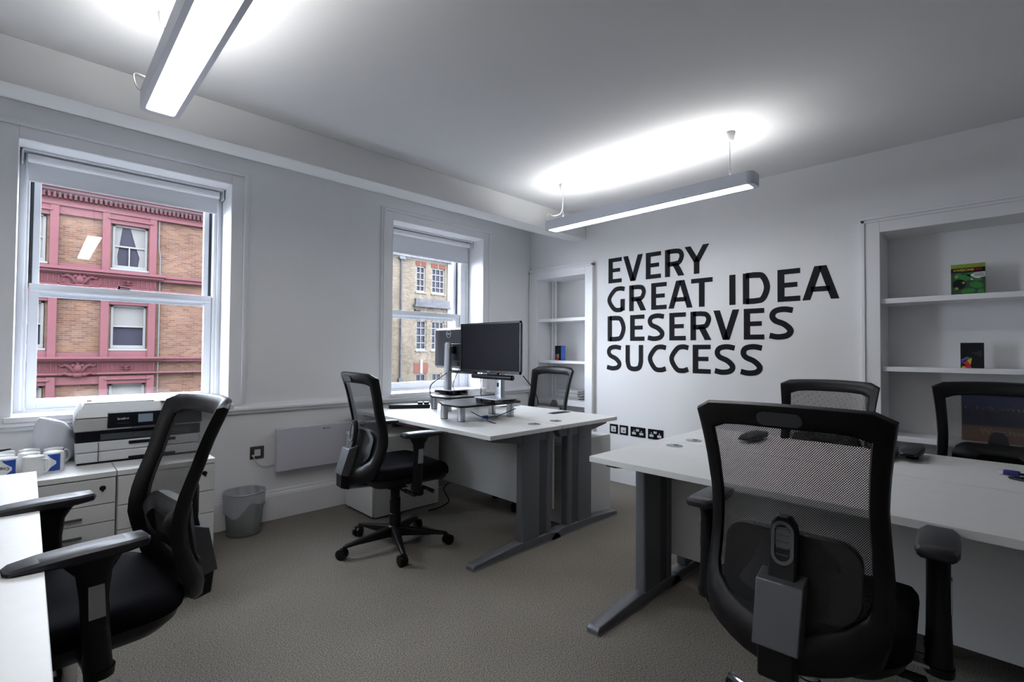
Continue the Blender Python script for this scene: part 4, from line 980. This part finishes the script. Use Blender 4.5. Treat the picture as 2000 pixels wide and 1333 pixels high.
# ------------------------------------------------------------------ mugs, bag, pen
def mug(x, y, rz, decor, lab, wr=None):
    t = thing('mug', lab, 'mug', (x, y, .60), rz, 'upturned white mugs by the printer')
    t.scale = (.95, .95, .95)
    b = MB(); n = 28
    pr = [(.0405, 0), (.041, .001), (.041, .088), (.039, .0935), (.030, .095), (.028, .0935), (.002, .0935)]
    b.lathe(pr, n=n); obj('mug_body', b, M_white_cer, t, ang=50)
    obj('mug_handle', MB().tube(spline([(.039, 0, .074), (.058, 0, .076), (.068, 0, .055), (.064, 0, .030), (.050, 0, .014), (.040, 0, .018)], 5), [.0055] * 26, 8), M_white_cer, t)
    def patch(a0, a1, z0f, z1f, mt, nm='printed_swoosh'):
        p = MB(); K = 14
        for i in range(K + 1):
            f = i / K; a = a0 + (a1 - a0) * f
            for z in (z0f(f), z1f(f)): p.v.append((.0414 * math.cos(a), .0414 * math.sin(a), z))
        for i in range(K): p.f.append((2 * i, 2 * i + 2, 2 * i + 3, 2 * i + 1))
        obj(nm, p, mt, t)
    if decor == 'blue':
        patch(wr, wr + 1.1, lambda f: .086 - .080 * max(0, f) ** .6 * .0 - .042 * f ** .8, lambda f: .087, M_blue)
        patch(wr, wr + 1.1, lambda f: .004, lambda f: .004 + .042 * f ** .8, M_blue)
        patch(wr + .85, wr + 1.25, lambda f: .004, lambda f: .087, M_blue)
    elif decor == 'band_olive': patch(wr, wr + 1.1, lambda f: .06, lambda f: .088, M_olive)
    elif decor == 'band_wine': patch(wr, wr + .9, lambda f: .03, lambda f: .088, M_wine)
    return t
m0 = mug(-.088, 3.190, 2.6, 'blue', 'upturned white mug with dark lettering, front row left end', wr=-1.9 - 2.6)
cyl = text('mug_lettering', 'Cognizant', M_black, .019, Matrix.Identity(4), bold=.0003, ext=0)
me_ = cyl.data.copy(); bpy.data.objects.remove(cyl)
for v in me_.vertices:       # wrap the word round the mug, upside down like the mug
    a = -2.20 - v.co.x / .0415 - 2.6; z = .048 - v.co.y; v.co = (.0418 * math.cos(a), .0418 * math.sin(a), z)
lt = bpy.data.objects.new('mug_lettering', me_); COL.objects.link(lt); lt.parent = m0; me_.materials.clear(); me_.materials.append(M_black)
mug(.000, 3.165, -.60, None, 'plain upturned white mug, front row, its handle to the right')
mug(.070, 3.235, .9, 'blue', 'upturned white mug with large blue swoosh nearest the printer', wr=-2.2 - .9)
mug(-.015, 3.275, 1.6, 'band_olive', 'upturned white mug with olive print, middle of its row', wr=-1.9 - 1.6)
mug(-.104, 3.286, 2.2, 'band_olive', 'upturned white mug with olive print at left edge of photo', wr=-2.0 - 2.2)
mug(.072, 3.345, .4, 'band_wine', 'upturned white mug with dark red print nearest the window', wr=-1.0)
mug(-.015, 3.375, 2.0, 'band_wine', 'upturned white mug with dark red stripe in the back row', wr=-1.7 - 2.0)
mug(-.102, 3.385, 2.8, None, 'plain upturned white mug in back row, black clip beside it')
t = thing('food_clip', 'black and dark red clip lying on mugs at left edge', 'clip', (-.115, 3.375, .6895))
obj('clip_body', MB().tube([(-.05, .0, .006), (.0, .01, .006), (.035, .022, .008)], [.006, .0055, .004], 8), M_black, t)
obj('clip_grip', MB().tube([(-.06, .006, .014), (-.02, .012, .013)], [.006, .003], 8), M_wine, t)
bag = MB(); R_ = []
for i in range(9):
    f = i / 8; z = .60 + f * .225; r = []
    for k in range(26):
        a = 2 * PI * k / 26; wob = 1 + .06 * math.sin(3 * a + f * 4) + .05 * math.sin(7 * a - f * 6)
        top = 1 - .55 * max(0, f - .55) ** 1.5 * 2
        r.append((.085 + .080 * math.cos(a) * wob * top - .02 * f, 3.470 + .055 * math.sin(a) * wob * top, z - .02 * math.cos(a) * f))
    R_.append(r)
tag(obj('plastic_bag', bag.loft(R_), M_bag, sub=1), 'standing crumpled white plastic bag behind the mugs beside printer', 'bag')

# ------------------------------------------------------------------ waste bin
t = thing('waste_bin', 'round silver wire-mesh waste bin with thin liner by skirting', 'bin', (.985, 3.485, 0))
def bin_wall(r0, r1, z0, z1, n=48, rows=6):
    b = MB(); uv = []
    for j in range(rows + 1):
        f = j / rows; r = r0 + (r1 - r0) * f
        for k in range(n + 1):
            a = 2 * PI * k / n; b.v.append((r * math.cos(a), r * math.sin(a), z0 + (z1 - z0) * f)); uv.append((a * .115, z0 + (z1 - z0) * f))
    for j in range(rows):
        for k in range(n): b.f.append((j * (n + 1) + k, j * (n + 1) + k + 1, (j + 1) * (n + 1) + k + 1, (j + 1) * (n + 1) + k))
    b.uv = uv; return b
obj('mesh_wall', bin_wall(.098, .120, .012, .268), M_binmesh, t)
obj('bin_base', MB().lathe([(.101, 0), (.102, .014), (.096, .014), (.094, .004)], n=36), M_steel, t)
rim = MB(); rim.tube([(.122 * math.cos(2 * PI * k / 40), .122 * math.sin(2 * PI * k / 40), .270) for k in range(41)], .0045, 8, cap=False); obj('bin_rim', rim, M_silver, t)
ln = MB(); n = 60; rws = 12
for j in range(rws + 1):
    f = j / rws
    for k in range(n):
        a = 2 * PI * k / n; r = .123 + .002 * math.sin(9 * a + 5 * f) - .004 * f; z = .274 - f * (.105 + .040 * math.sin(2 * a + .6) + .015 * math.sin(5 * a))
        ln.v.append((r * math.cos(a), r * math.sin(a), z))
for j in range(rws):
    for k in range(n): l = (k + 1) % n; ln.f.append((j * n + k, j * n + l, (j + 1) * n + l, (j + 1) * n + k))
obj('liner_fold', ln, M_film, t)
ln = MB()
for j in range(rws + 1):
    f = j / rws
    for k in range(n):
        a = 2 * PI * k / n; r = .117 - .028 * f + .004 * math.sin(11 * a + 3 * f) ; z = .274 - f * .24
        ln.v.append((r * math.cos(a), r * math.sin(a), z))
for j in range(rws):
    for k in range(n): l = (k + 1) % n; ln.f.append((j * n + k, j * n + l, (j + 1) * n + l, (j + 1) * n + k))
obj('liner', ln, M_film, t)
for k, (px, py, pz, r) in enumerate(((.02, -.03, .060, .050), (-.035, .03, .055, .042), (-.02, -.045, .085, .036))):
    b = MB().ball((px, py, pz), r, r, r, 12, 8); rnd = random.Random(k)
    b.v = [(v[0] + rnd.uniform(-.007, .007), v[1] + rnd.uniform(-.007, .007), v[2] + rnd.uniform(-.007, .007)) for v in b.v]
    o = obj('crumpled_tissue', b, M_paper, smooth=False); o.location = (.985, 3.485, 0)
    tag(o, ['largest crumpled white tissue inside the waste bin', 'crumpled white tissue at the back of the waste bin', 'small crumpled tissue on top of others in the waste bin'][k], 'tissue', 'tissues in the waste bin')

# ------------------------------------------------------------------ things on the shelves
def card(name, lab, cat, yc, z, w, h, th, mt, grp=None, x=3.95):
    t = thing(name, lab, cat, (x, yc, z), 0, grp)
    o = obj('cover_board', MB().box(0, th, -w / 2, w / 2, 0, h), mt, t, bevel=.0005); return t
def patch2(t, pts, mt, nm, lift=.0006):
    # pts (u, v): u to the right as seen from the room (towards -y), v up
    n = len(pts); vs = [(-lift, -u, v) for u, v in pts] + [(0, -u, v) for u, v in pts]
    obj(nm, MB().add(vs, [tuple(range(n)), tuple(range(n, 2 * n))[::-1]] + [(i, (i + 1) % n, n + (i + 1) % n, n + i) for i in range(n)]), mt, t, smooth=False)
def ell(cx, cy, rx, ry, rot=0, n=18):
    return [(cx + rx * math.cos(a) * math.cos(rot) - ry * math.sin(a) * math.sin(rot), cy + rx * math.cos(a) * math.sin(rot) + ry * math.sin(a) * math.cos(rot)) for a in [2 * PI * k / n for k in range(n)]]
Mg1 = mat('leaf_green', (.015, .16, .025), .5); Mg2 = mat('lime_green', (.18, .26, .02), .5); Mg0 = mat('dark_green_cover', (.012, .045, .016), .5)
Mrd = mat('leaflet_red', (.55, .01, .04), .4); Myl = mat('leaflet_yellow', (.60, .42, .02), .4); Mbl = mat('leaflet_blue', (.03, .12, .55), .4); Mpp = mat('leaflet_purple', (.06, .02, .16), .4)
t = card('leaflet', 'square green leaflet titled AWESOME on the top niche shelf', 'leaflet', .174, 1.540, .150, .190, .004, Mg0)
patch2(t, [(-.075, .165), (.075, .165), (.075, .19), (-.075, .19)], Mg2, 'cover_panel', .0003)
patch2(t, [(-.075, .140), (.075, .140), (.075, .166), (-.075, .166)], M_black, 'title_band', .0005)
for e_ in (ell(-.012, .108, .026, .020, .3), ell(.036, .062, .030, .018, -.25), ell(.0, .028, .032, .016, .1), ell(.035, .096, .028, .010, -.2), ell(.015, .125, .022, .012, 0), ell(-.045, .120, .02, .014, .8), ell(.055, .02, .016, .018, 0)): patch2(t, e_, Mg1, 'leaf_print', .0004)
patch2(t, ell(-.038, .070, .030, .030), M_black, 'dark_print', .0006)
for c_ in ((-.020, .078, .007), (-.050, .046, .008), (-.050, .118, .008)): patch2(t, ell(c_[0], c_[1], c_[2], c_[2]), Mg2, 'dot_print', .0009)
patch2(t, [(.012, .118), (.030, .104), (.045, .100), (.060, .106), (.074, .108), (.074, .138), (.030, .136), (.012, .124)], M_print, 'speech_bubble', .0008)
patch2(t, ell(.016, .096, .005, .004), M_print, 'dot_print', .0009)
for i, zz in enumerate((.128, .120, .113)): patch2(t, [(.026, zz), (.068, zz), (.068, zz + .003), (.026, zz + .003)], M_greypl, 'print_line', .0011)
text_on('title_text', 'AWESOME', .019, (-.0012, .020, .153), (0, -1, 0), (-1, 0, 0), t, Myl, bold=.0004)
text_on('title_text', 'KYIV', .019, (-.0012, -.040, .153), (0, -1, 0), (-1, 0, 0), t, Mrd, bold=.0002)
def rainbow(t, s=1.0, ox=-.051, oz=0):
    f = lambda pts: [(ox + a * s, oz + b * s) for a, b in pts]
    patch2(t, f([(0, .050), (.030, .068), (.026, .052), (.012, .042)]), Mbl, 'rainbow_print', .0005)
    patch2(t, f([(.026, .052), (.030, .068), (.048, .060), (.040, .050)]), Mg1, 'rainbow_print', .0006)
    patch2(t, f([(.028, .046), (.050, .060), (.044, .020), (.036, .030)]), Myl, 'rainbow_print', .0007)
    patch2(t, f([(.010, .030), (.026, .045), (.038, .030), (.048, .001), (.026, .001), (.022, .020)]), Mrd, 'rainbow_print', .0008)
    patch2(t, f([(0, .030), (.0, .048), (.014, .042), (.012, .028)]), Mpp, 'rainbow_print', .0005)
    patch2(t, f([(.004, .001), (.024, .001), (.022, .010), (.008, .012)]), Myl, 'rainbow_print', .0006)
t = card('leaflet', 'black leaflet with a rainbow fan on middle shelf of wide niche', 'leaflet', .160, 1.110, .102, .150, .004, M_black, 'black rainbow leaflets')
rainbow(t)
for i, (a, b) in enumerate(((.024, .042), (-.002, .040), (.012, .042), (.022, .040))): patch2(t, [(a, .098 - i * .009), (b, .098 - i * .009), (b, .102 - i * .009), (a, .102 - i * .009)], M_greypl, 'print_line', .0006)
t = card('leaflet', 'black leaflet with a rainbow fan on shelf of narrow niche', 'leaflet', 3.322, 1.097, .136, .155, .004, M_black, 'black rainbow leaflets')
rainbow(t, 1.1, -.066); patch2(t, [(.015, .002), (.066, .002), (.066, .153), (.015, .153)], Mbl, 'blue_panel', .0004)
t = card('city_calendar', 'calendar picture of a night city reading Wroclaw on low shelf', 'picture', .075, .682, .270, .330, .005, mat('brown_calendar_board', (.13, .06, .03), .6))
patch2(t, [(-.132, .095), (.132, .095), (.132, .285), (-.132, .285)], mat('night_water', (.006, .008, .03), .3), 'picture_print', .0006)
patch2(t, [(-.132, .198), (.132, .198), (.132, .285), (-.132, .285)], mat('night_sky', (.010, .017, .09), .4), 'picture_print', .0009)
Ml = mat('city_lights', (.35, .27, .18), .5); sk_ = MB()
for i in range(60):
    u = random.uniform(-.13, .128); v = random.gauss(.192, .007); sk_.box(-.0013, -.0009, -u - .0022, -u + .0022, v, v + random.uniform(.001, .004))
o = obj('light_print', sk_, Ml, t); o['kind'] = 'stuff'
for (u, h_) in ((-.085, .025), (-.078, .03), (.060, .030), (.073, .034), (.0, .012)): patch2(t, [(u - .003, .195), (u + .003, .195), (u, .200 + h_)], M_black, 'spire_print', .0011)
text_on('title_text', 'Wrocław', .048, (-.001, -.035, .064), (0, -1, 0), (-1, 0, 0), t, mat('dimmed_cream_print', (.30, .24, .19), .6), bold=-.0004)  # lettering colour darkened to stand in for the dimness behind the chair mesh
for i in range(8):
    w_ = random.uniform(.26, .30); yc = 3.13 + random.uniform(-.012, .012); z0 = .700 + i * .0125
    t = thing('magazine', ('%s magazine in the pile on the low shelf of the narrow niche' % ['lowest', 'second lowest', 'third lowest', 'fourth lowest', 'fourth from top', 'third from top', 'second from top', 'topmost'][i]), 'magazine', (3.93, yc, z0), random.uniform(-.05, .05), 'magazines piled in the narrow niche')
    obj('pages', MB().box(-.09, .10, -w_ / 2, w_ / 2, .001, .0105), M_paper, t)
    obj('cover', MB().box(-.092, .102, -w_ / 2 - .002, w_ / 2 + .002, 0, .0012).box(-.092, .102, -w_ / 2 - .002, w_ / 2 + .002, .0103, .0118), (M_print, M_greypl, M_monback, M_print)[i % 4], t)
